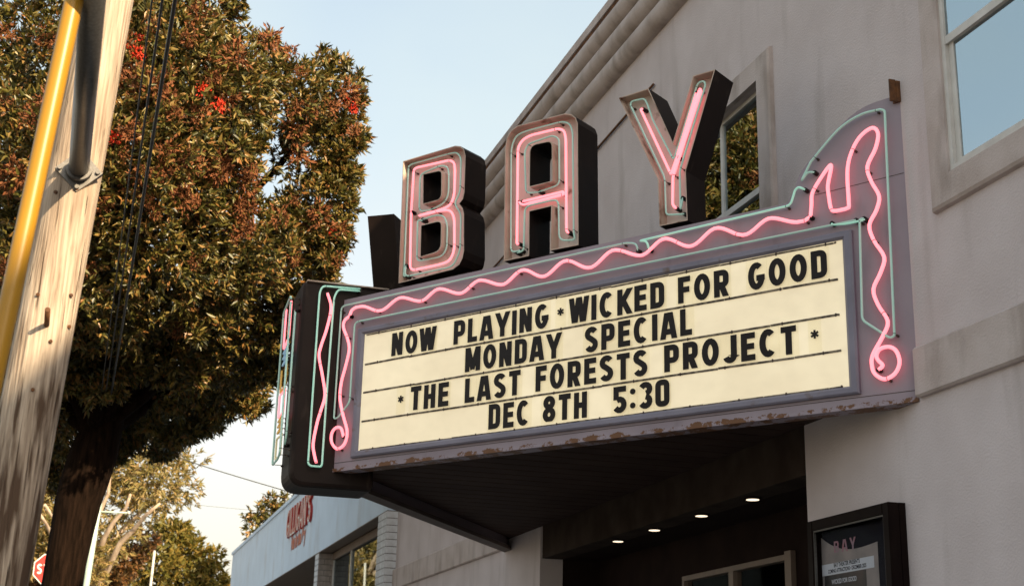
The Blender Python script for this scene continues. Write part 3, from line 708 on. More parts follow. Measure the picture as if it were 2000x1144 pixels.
for row, word, xa, xb in words:
    sa = fpx(xa, YROW[row](xa), .02)[0]; sb = fpx(xb, YROW[row](xb), .02)[0]
    lay, W = word_layout(word, 0.15 if ':' not in word else .12)
    sx = (sb - sa) / W
    for ch, x, w in lay:
        bm = bmesh.new(); jz = random.uniform(-.005, .005); x0 = sa + x * sx
        letter_bm(bm, ch, x0, ROWB[row] + jz, sx, LH, face_fn, 0.024, 0.028, 0.215)
        lo = from_bm('letter', bm, M['letter_black'], MB_)
        ws = w * sx
        bm = bmesh.new(); e = .022
        prism(bm, [(x0 - e, ROWB[row] - .018 + jz), (x0 + ws + e, ROWB[row] - .018 + jz), (x0 + ws + e, ROWB[row] + LH + .022 + jz), (x0 - e, ROWB[row] + LH + .022 + jz)], face_fn, 0.0217, 0.0232)
        from_bm('letter_tile', bm, M['tile'], MB_)

# neon ------------------------------------------------------------------------
STAND = 0.045
def neon(name, pts, m, parent, r=0.0115, off=STAND, clip_every=0.62, endbox=True, fn=None, k=0, convert=True, clipdepth=None):
    P2 = [fpx(*p, off) for p in pts] if convert else pts
    fn = fn or face_fn
    P3 = [fn(a, b, off) for a, b in P2]
    bm = bmesh.new(); tube(bm, P3, r, 8); t = from_bm(name, bm, m, parent)
    cd = clipdepth if clipdepth is not None else off
    bm = bmesh.new(); run = random.uniform(.15, .4); made = 0
    for i in range(1, len(P2)):
        d = math.dist(P2[i], P2[i-1]); run += d
        if run > clip_every:
            run = 0; a, b = P2[i]; q = 0.004 
            tube(bm, [fn(a, b - .002, off - cd), fn(a, b - .002, off - r * .6)], q, 5)
            tx, tz = (P2[i][0] - P2[i-1][0]) / d, (P2[i][1] - P2[i-1][1]) / d
            tube(bm, [fn(a - tx * .0022, b - tz * .0022, off), fn(a + tx * .0022, b + tz * .0022, off)], r + .0015, 8)
            tube(bm, [fn(a + .012, b - .012, off - cd), fn(a + .012, b - .012, off - cd + .02)], .011, 6); made += 1
    if made: from_bm('tube_clip', bm, M['clip'], parent)['kind'] = 'stuff'
    else: bm.free()
    if endbox:
        for e in (0, -1):
            bm = bmesh.new(); a, b = P2[e]; tube(bm, [fn(a, b, off - cd + .001), fn(a, b, off + .006)], .019, 10)
            from_bm('electrode_cap', bm, M['letter_black'], parent)
    return t
def cm(pts, k=6): return catmull(pts, k)
ext = [(707, 598), (740, 607), (785, 581), (820, 588), (859, 564), (897, 573), (939, 547), (979, 556), (1023, 527), (1059, 540), (1107, 509), (1149, 523), (1202, 488), (1250, 499), (1300, 466), (1346, 481), (1402, 445), (1451, 459), (1507, 426), (1556, 434)]
top_wave = cm([(683, 617), (687, 606), (695, 600)], 3)
for (xa, ya), (xb, yb) in zip(ext[:-1], ext[1:]):
    for q in range(8): t = q / 8; top_wave.append((xa + (xb - xa) * t, ya + (yb - ya) * (0.5 - 0.5 * math.cos(math.pi * t))))
top_wave += [(1556, 434), (1572, 431), (1581, 424)]
neon('neon_tube', top_wave, M['pink'], SPN, .0155)
left_pink = [(683, 617), (673, 626), (671, 640), (679, 662), (682, 683), (675, 715), (667, 745), (664, 777), (670, 810), (678, 842), (673, 866), (659, 876), (648, 864), (648, 846), (656, 835), (666, 836), (671, 853)]
neon('neon_tube', cm(left_pink, 5), M['pink'], SPN, .0155)
right_pink = [(1583, 424), (1585, 400), (1587, 376), (1605, 345), (1621, 323), (1623, 330), (1617, 362), (1619, 385), (1623, 407), (1629, 412), (1643, 410), (1656, 406), (1658, 398), (1655, 337), (1662, 300), (1679, 268), (1703, 250), (1715, 261), (1710, 290), (1694, 326), (1702, 355), (1717, 383), (1712, 410), (1698, 440), (1707, 470), (1727, 502), (1720, 532), (1706, 565), (1715, 595), (1734, 627), (1725, 655), (1705, 692), (1703, 713), (1709, 730), (1728, 740), (1748, 729), (1757, 708), (1751, 686), (1737, 677), (1719, 681), (1712, 693), (1715, 703), (1724, 713), (1716, 722)]
neon('neon_tube', cm(right_pink, 4), M['pink'], SPN, .0155)
G = 7
def fl(pts, r=9): return fillet(pts, r, 4)
neon('neon_tube', fl([(1672, 430), (693, 629), (683, 785), (660, 815), (652, 818), (667, 598), (1225, 474), (1243, 476), (1246, 490)]), M['aqua'], SPN, .0095)
neon('neon_tube', fl([(1268, 488), (1263, 470), (1247, 471), (1544, 401), (1553, 371), (1560, 365), (1573, 371)]), M['aqua_lit'], SPN, .0105)
neon('neon_tube', fl([(1591, 337), (1578, 336), (1564, 356), (1583, 318)]) + cm([(1584, 316), (1637, 254), (1680, 225), (1715, 215)], 5) + fl([(1719, 214), (1728, 216), (1747, 656), (1738, 660), (1684, 625), (1679, 428), (1688, 427)]), M['aqua'], SPN, .0105)
neon('neon_tube', fl([(1690, 429), (1655, 437), (1625, 439), (1625, 436)]), M['aqua_lit'], SPN, .0095, clip_every=9)

# channel letters ---------------------------------------------------------------
DEP, REC = 0.33, 0.12
def z1(x, y): return (700 + x / 2.384, 120 + y / 2.384)
def z2(x, y): return (1150 + x / 2.86, 100 + y / 2.86)
def channel(outer, holes, fn, name='channel_letter'):
    outer = ccw(outer); holes = [ccw(h) for h in holes]; e = 0.009
    bm = bmesh.new()
    wallstrip(bm, outer, fn, -DEP, 0.0)
    for h in holes: wallstrip(bm, h, fn, -DEP, 0.0, 0, False)
    filled(bm, [outer] + holes, fn, -DEP, 0, True)
    L = from_bm(name, bm, M['black_paint'], MQ)
    bm = bmesh.new(); oi = inset(outer, e); hi = [inset(h, -e) for h in holes]
    wallstrip(bm, oi, fn, -REC, 0.0, 0, False); ring(bm, outer, oi, fn, 0.0006)
    for h, g in zip(holes, hi): wallstrip(bm, g, fn, -REC, 0.0, 0, True); ring(bm, g, h, fn, 0.0006)
    from_bm('rim', bm, M['rim'], L)
    bm = bmesh.new(); filled(bm, [oi] + hi, fn, -REC + .001); from_bm('letter_face', bm, M['letter_face'], L)
    return L
def conv(pts, off=0.0): return [fpx(*p, off) for p in pts]
b_out = conv([z1(*p) for p in [(208, 465), (450, 393), (475, 395), (492, 410), (499, 440), (494, 610), (487, 640), (470, 663), (486, 683), (492, 710), (492, 880), (485, 915), (470, 945), (440, 968), (187, 1033)]])
b_h1 = conv(fillet([z1(*p) for p in [(303, 527), (387, 508), (385, 640), (302, 662)]], [1, 8, 10, 1], 4, True))
b_h2 = conv(fillet([z1(*p) for p in [(293, 765), (385, 742), (383, 880), (290, 908)]], [1, 10, 14, 1], 4, True))
LB = channel(b_out, [b_h1, b_h2], face_fn)
a_out = conv([z1(*p) for p in [(677, 930), (683, 405), (690, 360), (708, 325), (740, 300), (960, 243), (990, 246), (1012, 262), (1022, 290), (1025, 855), (893, 880), (898, 674), (797, 698), (795, 905)]])
a_h = conv(fillet([z1(*p) for p in [(800, 392), (900, 372), (902, 556), (798, 582)]], [14, 10, 1, 1], 4, True))
LA = channel(a_out, [a_h], face_fn)
y_out_px = [z2(*p) for p in [(168, 262), (333, 208), (470, 510), (582, 138), (706, 102), (542, 668), (552, 945), (395, 978), (385, 718)]]
y_out = conv(y_out_px)
LY = channel(y_out, [], face_fn)
for L, (pa, pb) in ((LB, ((790, 550), (905, 525))), (LA, ((990, 512), (1120, 488))), (LY, ((1300, 440), (1340, 430)))):
    sa, sb = fpx(*pa)[0], fpx(*pb)[0]; bm = bmesh.new()
    prism(bm, [(sa, 5.655), (sb, 5.655), (sb, 5.83), (sa, 5.83)], face_fn, -DEP + .03, -.105); from_bm('letter_base', bm, M['black_paint'], L)
# the far face's Y, seen from behind beyond the B
sc = sum(p[0] for p in y_out) / len(y_out)
def far_y(s, z, off): return back_fn(-(s - sc) - 4.93, z, off)
yo = ccw(y_out); bm = bmesh.new()
wallstrip(bm, yo, far_y, -DEP, 0.0, 0, True); filled(bm, [yo], far_y, -DEP); filled(bm, [yo], far_y, 0.0, 0, True)
bmesh.ops.recalc_face_normals(bm, faces=bm.faces[:])
LF = from_bm('channel_letter', bm, M['black_paint'], MQ); LF['label'] = 'dark back of the letter Y on the far side'
bm = bmesh.new(); prism(bm, [(-4.93 - .16, 5.655), (-4.93 + .16, 5.655), (-4.93 + .16, 5.84), (-4.93 - .16, 5.84)], back_fn, -DEP + .03, -.105); bmesh.ops.recalc_face_normals(bm, faces=bm.faces[:]); from_bm('letter_base', bm, M['black_paint'], LF)
NO = -0.055
def lneon(pts, m, parent, r, rad=7, zf_=z1, smooth=False, every=0.5):
    p = [zf_(*q) for q in pts]
    p = fillet(p, rad, 4)
    neon('neon_tube', p, m, parent, r, NO, every, True, clipdepth=REC + NO - .001)
# B tubes
lneon([(222, 1000), (212, 1000), (234, 488), (250, 478), (430, 428), (460, 424), (478, 450), (474, 610), (445, 665), (478, 705), (474, 880), (440, 955), (215, 1003), (222, 950)], M['aqua'], LB, .0095, 12)
lneon([(246, 700), (258, 505), (270, 495), (425, 460), (445, 470), (450, 500), (447, 620), (430, 670), (385, 690), (268, 722), (385, 694), (430, 692), (447, 730), (447, 880), (425, 930), (380, 945), (240, 975), (246, 700)], M['pink'], LB, .0125, 12)
lneon([(345, 690), (283, 700), (288, 525), (385, 485), (415, 490), (422, 520), (420, 620), (400, 660), (345, 688)], M['aqua'], LB, .0095, 10)
lneon([(300, 742), (276, 738), (272, 932), (390, 908), (412, 870), (415, 760), (400, 720), (365, 715), (300, 735)], M['aqua'], LB, .0095, 10)
# A tubes
lneon([(755, 880), (710, 890), (712, 400), (735, 345), (780, 325), (950, 280), (985, 290), (998, 330), (1003, 800), (1010, 830), (935, 835), (932, 640), (775, 675), (770, 880), (740, 892)], M['aqua'], LA, .0095, 13)
lneon([(750, 850), (738, 850), (743, 400), (765, 365), (800, 345), (930, 313), (958, 322), (966, 360), (969, 790), (982, 800)], M['pink'], LA, .0125, 13)
lneon([(748, 655), (765, 668), (955, 620), (955, 606), (765, 652)], M['pink'], LA, .0125, 4)
lneon([(845, 608), (780, 615), (774, 420), (790, 385), (905, 345), (935, 360), (936, 575), (845, 606)], M['aqua'], LA, .0095, 10)
# Y tubes
lneon([(535, 910), (432, 915), (424, 705), (232, 300), (240, 280), (310, 265), (325, 290), (360, 390), (475, 610), (605, 190), (620, 172), (645, 168), (652, 190), (508, 670), (512, 890), (525, 820)], M['aqua'], LY, .0095, 7, z2)
lneon([(305, 325), (290, 325), (460, 690), (620, 210), (628, 222), (470, 705), (468, 860), (492, 880)], M['pink'], LY, .0125, 5, z2)
lneon([(600, 235), (492, 590)], M['pink'], LY, .0105, 5, z2)

# end tower of the wedge -------------------------------------------------------
TX0, TX1, TY0, TY1, TZ0, TZ1 = -5.60, -5.0, -3.965, -3.10, 3.80, 5.935
bm = bmesh.new()
prof = fillet([(TY0, TZ0), (TY1, TZ0), (TY1, TZ1), (TY0, TZ1)], [0.17, 0.06, 0, 0.07], 6, True)
bo = 0.045
A = [[bm.verts.new((x, y, z)) for y, z in (prof if k in (1, 2) else inset(ccw(prof), bo * q))] for k, (x, q) in enumerate(((TX0, 1.0), (TX0 + bo, 0), (TX1 - bo, 0), (TX1, 1.0)))]
mid_ = [[bm.verts.new((x, y, z)) for y, z in inset(ccw(prof), bo * .3)] for x in (TX0 + bo * .3, TX1 - bo * .3)]
rows = [A[0], mid_[0], A[1], A[2], mid_[1], A[3]]
for r0, r1 in zip(rows[:-1], rows[1:]):
    for i in range(len(prof)):
        j = (i + 1) % len(prof); bm.faces.new((r0[i], r0[j], r1[j], r1[i]))
bm.faces.new(rows[0]); bm.faces.new(rows[-1][::-1]); bmesh.ops.recalc_face_normals(bm, faces=bm.faces[:])
TW = from_bm('end_tower', bm, M['black_paint'], MQ)
boxobj('tower_cap', (TX0 - .01, TY0 + .05, TZ1 + .001), (TX1 + .012, TY1 + .05, TZ1 + .014), M['rim'], TW)
def side_fn(a, b, off): return Vector((TX1 + off, a, b))
def zt(x, y): return (530 + x / 2.487, 520 + y / 2.487)
def sidepx(pts, off): return [(lambda q: (q.y, q.z))(on_x(*p, TX1 + off)) for p in pts]
neon('neon_tube', sidepx(fillet([zt(*p) for p in [(432, 110), (250, 95), (235, 125), (178, 955), (190, 968), (240, 972), (246, 960), (270, 600), (305, 150), (325, 112), (430, 120)]], 7, 4), .05), M['aqua_lit'], TW, .0105, .05, .5, True, side_fn, convert=False)
neon('neon_tube', sidepx(cm([zt(*p) for p in [(272, 130), (290, 200), (270, 300), (240, 390), (232, 440), (248, 530), (260, 625), (240, 700), (222, 760), (203, 860), (210, 920), (219, 955)]], 5), .05), M['pink'], TW, .0155, .05, .5, True, side_fn, convert=False)
# vertical neon sign on the tower's street side
def front_fn(a, b, off): return Vector((a, TY0 - off, b))
fx0, fx1 = TX0 + .06, TX1 - .03
neon('neon_tube', fillet([(fx1, 5.70), (fx1, 4.12), (fx1 - .12, 4.08), (fx0, 4.08), (fx0, 5.72), (fx1 - .06, 5.78), (fx1, 5.74)], .05, 4), M['aqua'], TW, .011, .10, .45, False, front_fn, convert=False)
neon('neon_tube', fillet([(fx1 - .02, 5.62), (fx1 - .02, 4.30), (fx1 - .10, 4.22)], .05, 4), M['aqua'], TW, .011, .045, .45, True, front_fn, convert=False)
def stack(z0, z1_, m, kind):
    a, b = fx0 + .08, fx1 - .07; h = z1_ - z0
    if kind == 0: P = [(b, z1_), (b, z0), (a, z0), (a, z1_), (b, z1_ - .02)]
    elif kind == 1: P = [(b, z0), (a, z0 + h * .1), (b, z0 + h * .3), (a, z0 + h * .5), (b, z0 + h * .7), (a, z0 + h * .85), (b, z1_)]
    else: P = [(a, z1_), (a, z0), (b, z0 + h * .1), (b, z1_), (b - .06, z1_ - .02), (b - .06, z0 + .08)]
    neon('neon_tube', fillet(P, .03, 4), m, TW, .0105, .085, .6, False, front_fn, convert=False)
for z0, z1_, m, kd in ((5.30, 5.74, 'pink', 2), (5.10, 5.27, 'blue_tube', 1), (4.82, 5.07, 'gold', 2), (4.56, 4.80, 'pink', 0), (4.38, 4.54, 'gold', 1), (4.12, 4.34, 'cream_tube', 0)):
    stack(z0, z1_, M[kd == 9 or m], kd)

# ------------------------------------------------------------------ poster case
PC = thing('poster_case', (-0.9, -0.08, 1.0), 'black framed poster case hanging on the wall beside the entrance', 'poster case')
pa, pb, pt, pbm = -1.5, -0.265, 3.245, 1.15
yf = -0.15; fr = .085
boxobj('case_back', (pa, -0.055, pbm), (pb, -0.002, pt), M['case_black'], PC)
for n_, a, b in (('frame_side', (pa, yf, pbm), (pa + fr, -.056, pt)), ('frame_side', (pb - fr, yf, pbm), (pb, -.056, pt)), ('frame_top', (pa + fr, yf, pt - fr), (pb - fr, -.056, pt)), ('frame_bottom', (pa + fr, yf, pbm), (pb - fr, -.056, pbm + fr))):
    boxobj(n_, a, b, M['case_black'], PC, 0.006)
bm = bmesh.new(); e = .012
for (x0, z0, x1, z1_) in ((pa + fr, pbm + fr, pa + fr + e, pt - fr), (pb - fr - e, pbm + fr, pb - fr, pt - fr), (pa + fr + e, pt - fr - e, pb - fr - e, pt - fr)):
    box(bm, (x0, yf + .01, z0), (x1, yf + .03, z1_))
from_bm('inner_bead', bm, M['galv'], PC)
boxobj('case_pane', (pa + fr + e, yf + .04, pbm + fr), (pb - fr - e, yf + .044, pt - fr - e), M['glass_case'], PC)
po = boxobj('poster', (pa + fr + .02, -.066, pbm + fr + .02), (pb - fr - .02, -.060, pt - fr - .02), M['poster_navy'], PC)
ydepth = -.068
def pw(px, py): q = on_y(px, py, ydepth); return (q.x, q.z)
def pfn(a, b, off): return Vector((a, ydepth - off, b))
def pquad(name, pts, m, off=0.0):
    bm = bmesh.new(); prism(bm, ccw([pw(*p) for p in pts]), pfn, off, off + .001); return from_bm(name, bm, m, po)
cx0, cx1 = pa + fr + .05, pb - fr - .05
zb = pw(1650, 1078)[1]
pl0 = pw(1604, 1100)[0]; pl1 = pw(1707, 1085)[0]
def rectp(name, x0, x1, z0, z1_, m, off):
    bm = bmesh.new(); prism(bm, [(x0, z0), (x1, z0), (x1, z1_), (x0, z1_)], pfn, off, off + .001); return from_bm(name, bm, m, po)
zt1, zt0 = pw(1707, 1084)[1], pw(1708, 1107)[1]
glare_z = pw(1705, 1066)[1]
# printed theatre front: message strip, film picture; curved pale edge is drawn-in glare
bm = bmesh.new()
cv = [(pl0 - .06, glare_z + .20)] + [(pl0 - .06 + (pl1 + .06 - pl0 + .06) * t, glare_z + .20 * (1 - t) ** 3 - .02 * math.sin(math.pi * t) + .03 * t) for t in [i / 12 for i in range(1, 13)]]
prism(bm, ccw(cv + [(pl1 + .06, zt1 - .9), (pl0 - .06, zt1 - .9)]), pfn, 0, .001); from_bm('pale_glare', bm, M['poster_pale'], po)
rectp('printed_board', pl0, pl1, zt0, zt1, M['poster_white'], .0015)
rectp('film_picture', pl0 + .05, pl1 - .12, zt0 - .55, zt0 - .003, M['poster_dim'], .0015)
def textmesh(name, s, x, z, h, m, parent, fn, xs=1.0, align='LEFT', bold=0.0):                   # flat lettering
    cu = bpy.data.curves.new(name, 'FONT'); cu.body = s; cu.size = h; cu.align_x = align; cu.offset = bold; cu.extrude = 0.0
    o = bpy.data.objects.new(name, cu); col.objects.link(o); bpy.context.view_layer.update()
    me = bpy.data.meshes.new_from_object(o.evaluated_get(bpy.context.evaluated_depsgraph_get()))
    bpy.data.objects.remove(o); bpy.data.curves.remove(cu)
    for v in me.vertices: v.co = fn(x + v.co.x * xs, z + v.co.y, 0.003)
    me.name = name
    return link(name, me, m, parent)
cxm = (pl0 + pl1) / 2
textmesh('printed_line', 'BAY THEATER PRESENTS', cxm, (zt0 + zt1) / 2 + .012, .044, M['poster_navy'], po, pfn, .82, 'CENTER', .0012)
textmesh('printed_line', 'COMING ATTRACTIONS \u2022 DECEMBER 2025', cxm, zt0 + .014, .042, M['poster_navy'], po, pfn, .72, 'CENTER', .0012)
textmesh('printed_line', 'WICKED FOR GOOD', pl0 + .16, zt0 - .075, .05, M['poster_white'], po, pfn, .8, 'LEFT', .001)
for px in ((1628, 1656), (1645, 1676), (1661, 1682)):
    pass
for ch, x0, x1, yb, yt in (('B', 1630, 1638, 1079, 1055), ('A', 1645, 1655, 1077, 1051), ('Y', 1661, 1671, 1073, 1047)):
    a, zb_ = pw(x0, yb); b, zt_ = pw(x1, yt)
    w_ = glyph(ch, .16)[0]; bm = bmesh.new(); letter_bm(bm, ch, a, zb_, (b - a) / w_, zt_ - zb_, pfn, .002, .003, .16); from_bm('printed_letter', bm, M['poster_pink'], po)

# ------------------------------------------------------------------ neighbouring shop
GX0, GX1, GY = -46.0, -17.95, -0.2
SH = thing('corner_shop', (-30, 0, 2), 'low pale blue shop building with red lettering on its fascia', 'shop')
GZ0, GZ1 = 5.52, 7.50
boxobj('fascia', (GX0, GY, GZ0), (GX1, GY + .3, GZ1), M['fascia'], SH)
boxobj('fascia_coping', (GX0 - .04, GY - .05, GZ1 + .001), (GX1, GY + .4, GZ1 + .10), M['fascia'], SH)
boxobj('fascia_underside', (GX0 + .01, GY + .004, GZ0 - .02), (GX1, GY + .296, GZ0 - .001), M['brown_trim'], SH)
boxobj('end_wall', (GX0, GY + .3, 0), (GX0 + .2, 12, GZ1), M['fascia'], SH)
boxobj('roof', (GX0 + .2, GY + .3, GZ1 - .5), (GX1, 12, GZ1 - .35), M['roof'], SH)
boxobj('soffit', (GX0 + .2, GY + .3, GZ0 + .02), (GX1, 3.2, GZ0 + .1), M['brown_trim'], SH)
boxobj('back_wall', (GX0 + .2, 3.2, 0), (GX1, 3.3, GZ0 + .1), M['fascia'], SH)
PX1 = GX1 - .0; p2x = on_y(622, 1100, GY).x
CH = 0.137
def pilaster(x0, x1, y0, y1, ztop, zbot, bl, rightmat):
    core = boxobj('pilaster', (x0 + .008, y0 + .008, 0), (x1 - .008, y1, ztop), M['mortar'], SH)
    n = 0; z = ztop - CH
    shared = {}
    while z > zbot:
        off = (n % 2) * bl / 2
        def segs(lo, hi):
            e = lo - off
            while e < hi - 1e-6:
                s, t = max(lo, e), min(hi, e + bl - .012); 
                if t - s > .02: yield s, t
                e += bl
        for s, t in segs(y0, y1):
            key = (round(s, 3), round(t, 3))
            if key not in shared:
                bm = bmesh.new(); box(bm, (x1 - .01, s, 0), (x1 + .006, t, CH - .016)); me = bpy.data.meshes.new('brick'); bm.to_mesh(me); bm.free(); me.materials.append(rightmat); shared[key] = me
            o = bpy.data.objects.new('brick', shared[key]); col.objects.link(o); o.parent = core; o.location = (0, 0, z)
        for s, t in segs(x0, x1 - .012):
            key = ('f', round(s, 3), round(t, 3))
            if key not in shared:
                bm = bmesh.new(); box(bm, (s, y0 - .006, 0), (t, y0 + .01, CH - .016)); me = bpy.data.meshes.new('brick'); bm.to_mesh(me); bm.free(); me.materials.append(M['brick']); shared[key] = me
            o = bpy.data.objects.new('brick', shared[key]); col.objects.link(o); o.parent = core; o.location = (0, 0, z)
        z -= CH; n += 1
p1a, p1b = on_y(739, 1060, GY).x, GX1 + .02
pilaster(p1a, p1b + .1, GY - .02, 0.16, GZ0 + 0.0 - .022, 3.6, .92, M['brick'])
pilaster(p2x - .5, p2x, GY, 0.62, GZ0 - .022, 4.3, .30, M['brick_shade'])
# shop window between the pilasters
wy = 0.16
bm = bmesh.new()
box(bm, (p2x + .0, wy, 1.0), (p2x + .12, wy + .08, GZ0 - .02)); 
wfr = from_bm('shop_window', bm, M['white_frame'], SH)
mxp = on_y(687, 1080, wy).x
boxobj('glazing_bar', (mxp - .03, wy - .02, 1.0), (mxp + .03, wy + .02, GZ0 - .2), M['white_frame'], wfr)
boxobj('shop_pane', (p2x + .121, wy + .021, 1.0), (p1a - .002, wy + .03, GZ0 - .021), M['glass_shop'], wfr)
boxobj('window_head', (p2x + .12, wy - .03, GZ0 - .2), (p1a, wy + .02, GZ0 - .021), M['brown_trim'], wfr)
boxobj('shop_interior', (p2x + .1, 1.2, 0.5), (p1a, 1.25, GZ0 - .03), M['dark'], SH)
boxobj('door_frame', (on_y(596, 1144, 3.0).x, 3.0, 0), (on_y(596, 1144, 3.0).x + .25, 3.19, 6.0), M['white_frame'], SH)
def ffn(a, b, off): return Vector((a, GY - off, b))
la, lb = on_y(564, 1030, GY), on_y(611, 1000, GY)
zlo = on_y(566, 1050, GY).z; zhi = on_y(608, 962, GY).z
lay, W = word_layout("GILLIGAN'S", .10, .2); sx = (lb.x - la.x) / W
for ch, x, w in lay:
    bm = bmesh.new(); letter_bm(bm, ch, la.x + x * sx, zlo, sx, zhi - zlo, ffn, .0, .07, .2); lt = from_bm('fascia_letter', bm, M['red_letter'], SH)
    bm = bmesh.new(); letter_bm(bm, ch, la.x + x * sx, zlo, sx, zhi - zlo, ffn, .071, .074, .055); from_bm('letter_glint', bm, M['white_paint'], lt)  # white reflections on the glossy letter, put in as thin strokes
la2 = on_y(569, 1070, GY); 
fs = textmesh('fascia_script', 'Fun in the Bay', la2.x, on_y(570, 1072, GY).z, .55, M['red_letter'], SH, lambda a, b, off: ffn(a, b, .012), .78, 'LEFT', .03); fs['kind'] = 'stuff'

# ------------------------------------------------------------------ utility pole
PXX = 1.5
top, bot = on_x(212, 0, PXX), on_x(42, 880, PXX)
def pole_at(z): t = (z - bot.z) / (top.z - bot.z); return bot + (top - bot) * t
UP = thing('utility_pole', pole_at(0), 'weathered leaning wooden utility pole in front of the red flowering tree', 'utility pole')
zs_ = np.linspace(-.3, 10.5, 60); bm = bmesh.new()
def prad(z): return 0.163 - 0.0055 * z
tube(bm, [pole_at(z) for z in zs_], [prad(z) for z in zs_], 40)
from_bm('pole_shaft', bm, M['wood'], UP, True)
axis = (top - bot).normalized()
def pole_surf(px, py, out=0.0):                    # first hit of the pixel's ray with the shaft
    d = ray(px, py); best = None
    for k in range(4000):
        p = CAM + d * (4 + k * 0.002); c = pole_at(p.z)
        if (Vector((p.x, p.y, 0)) - Vector((c.x, c.y, 0))).length < prad(p.z): best = p; break
    if best is None: best = on_x(px, py, PXX + .14)
    n = Vector((best.x - c.x, best.y - c.y, 0)).normalized()
    return best + n * out, n
b0, n0 = pole_surf(92, 638)
bm = bmesh.new(); tube(bm, [b0 - n0 * .03, on_x(93, 604, b0.x + .15)], .0135, 8); from_bm('step_peg', bm, M['rust'], UP)
for px, py in ((75, 576), (137, 577), (64, 761), (98, 667), (110, 376), (149, 370), (133, 638)):
    p, n = pole_surf(px, py); bm = bmesh.new(); tube(bm, [p - n * .02, p + n * .012], .010, 6); from_bm('nail', bm, M['rust'], UP)
# flange and horizontal pipe brace running out towards the viewer
fc, fnn = pole_surf(154, 334)
dirp = Vector((1.0, 0.0, 0.0))
e2 = on_x(183, -20, fc.x + 1.9) ; dirp = (e2 - fc); dirp.z *= 1.0; dirp.normalize()
bm = bmesh.new(); tube(bm, [fc - dirp * .01, fc + dirp * 2.0], .052, 24); from_bm('pipe_brace', bm, M['galv'], UP)
bm = bmesh.new(); upv = Vector((0, 0, 1)); rt = dirp.cross(upv).normalized(); u2 = rt.cross(dirp)
tube(bm, [fc - dirp * .02, fc + dirp * .05], .068, 24)
vsA = [fc + rt * (.12 * math.cos(a) * (1.0 if k % 2 == 0 else .72)) + u2 * (.12 * math.sin(a) * (1.0 if k % 2 == 0 else .72)) for k, a in enumerate([2 * math.pi * i / 8 for i in range(8)])]
lo = [bm.verts.new(v - dirp * .03) for v in vsA]; hi = [bm.verts.new(v + dirp * .006) for v in vsA]
bm.faces.new(lo); bm.faces.new(hi[::-1])
for i in range(8): bm.faces.new((lo[i], lo[(i+1) % 8], hi[(i+1) % 8], hi[i]))
bmesh.ops.recalc_face_normals(bm, faces=bm.faces[:]); from_bm('pipe_flange', bm, M['galv'], UP)
for k in range(0, 8, 2):
    bm = bmesh.new(); c = fc + (vsA[k] - fc) * .8; tube(bm, [c, c + dirp * .022], .012, 6); from_bm('flange_bolt', bm, M['galv'], UP)
# guy wire with its yellow guard
ga, gb = on_x(145, 0, 3.5), on_x(-5, 700, 3.5)
GD = thing('guy_wire_guard', ga + (gb - ga) * ((0 - ga.z) / (gb.z - ga.z)), 'long yellow plastic guy wire guard leaning beside the wooden pole', 'guy wire')
ax = (ga - gb).normalized(); g0 = gb - ax * ((gb.z - 0.0) / ax.z)
bm = bmesh.new(); tube(bm, [g0, gb, ga, ga + ax * 1.2], .037, 24); from_bm('guard_tube', bm, M['yellow'], GD)
bm = bmesh.new(); tube(bm, [ga + ax * 1.2, ga + ax * 3.5], .008, 6); from_bm('guy_strand', bm, M['galv'], GD)

# cables along the street
for (px, r, lb) in ((342, .016, 'thick black overhead cable nearest the sky gap in front of the tree'), (317, .010, 'middle thin black overhead cable in front of the tree'), (297, .007, 'thinnest black overhead cable closest to the wooden pole')):
    q = on_z(px, 0, 6.6)
    bm = bmesh.new(); tube(bm, [(25, q.y, 6.75), (8, q.y, 6.62), (0, q.y, 6.6), (-8, q.y, 6.62), (-20, q.y, 6.9), (-31, q.y, 7.4)], r, 6)
    o = from_bm('overhead_cable', bm, M['cable']); tag(o, lb, 'cable', 'cables running along the street')

# ------------------------------------------------------------------ foliage
def leaves_mesh(name, centers, dirs, per, length, width, spread, seed, droop=0.3):
    g = np.random.default_rng(seed); n = len(centers); N = n * per
    c = np.repeat(centers, per, 0); d = np.repeat(dirs, per, 0)
    v = g.normal(size=(N, 3)); d = d + v * spread; d[:, 2] -= droop * g.random(N); d /= np.linalg.norm(d, axis=1, keepdims=True) + 1e-9
    L = length * (0.65 + 0.7 * g.random(N))[:, None]; Wd = width * (0.7 + 0.6 * g.random(N))[:, None]
    s = np.cross(d, g.normal(size=(N, 3))); s /= np.linalg.norm(s, axis=1, keepdims=True) + 1e-9
    nn = np.cross(s, d)
    base = c + g.normal(size=(N, 3)) * length * 0.18
    m1 = base + d * L * 0.42 + nn * Wd * 0.0
    tip = base + d * L - nn * L * 0.16
    lft = base + d * L * 0.40 + s * Wd + nn * Wd * 0.35; rgt = base + d * L * 0.40 - s * Wd + nn * Wd * 0.35
    V = np.stack([base, rgt, tip, lft], 1).reshape(-1, 3)
    idx = (np.arange(N) * 4)[:, None]
    Fc = np.concatenate([idx + np.array([[0, 1, 2]]), idx + np.array([[0, 2, 3]])], 1).reshape(-1, 3)
    me = bpy.data.meshes.new(name); me.vertices.add(len(V)); me.vertices.foreach_set('co', V.ravel().astype(np.float32))
    me.loops.add(Fc.size); me.loops.foreach_set('vertex_index', Fc.ravel().astype(np.int32))
    me.polygons.add(len(Fc)); me.polygons.foreach_set('loop_start', np.arange(0, Fc.size, 3, dtype=np.int32)); me.polygons.foreach_set('loop_total', np.full(len(Fc), 3, dtype=np.int32))
    me.update(); me.validate(); return me
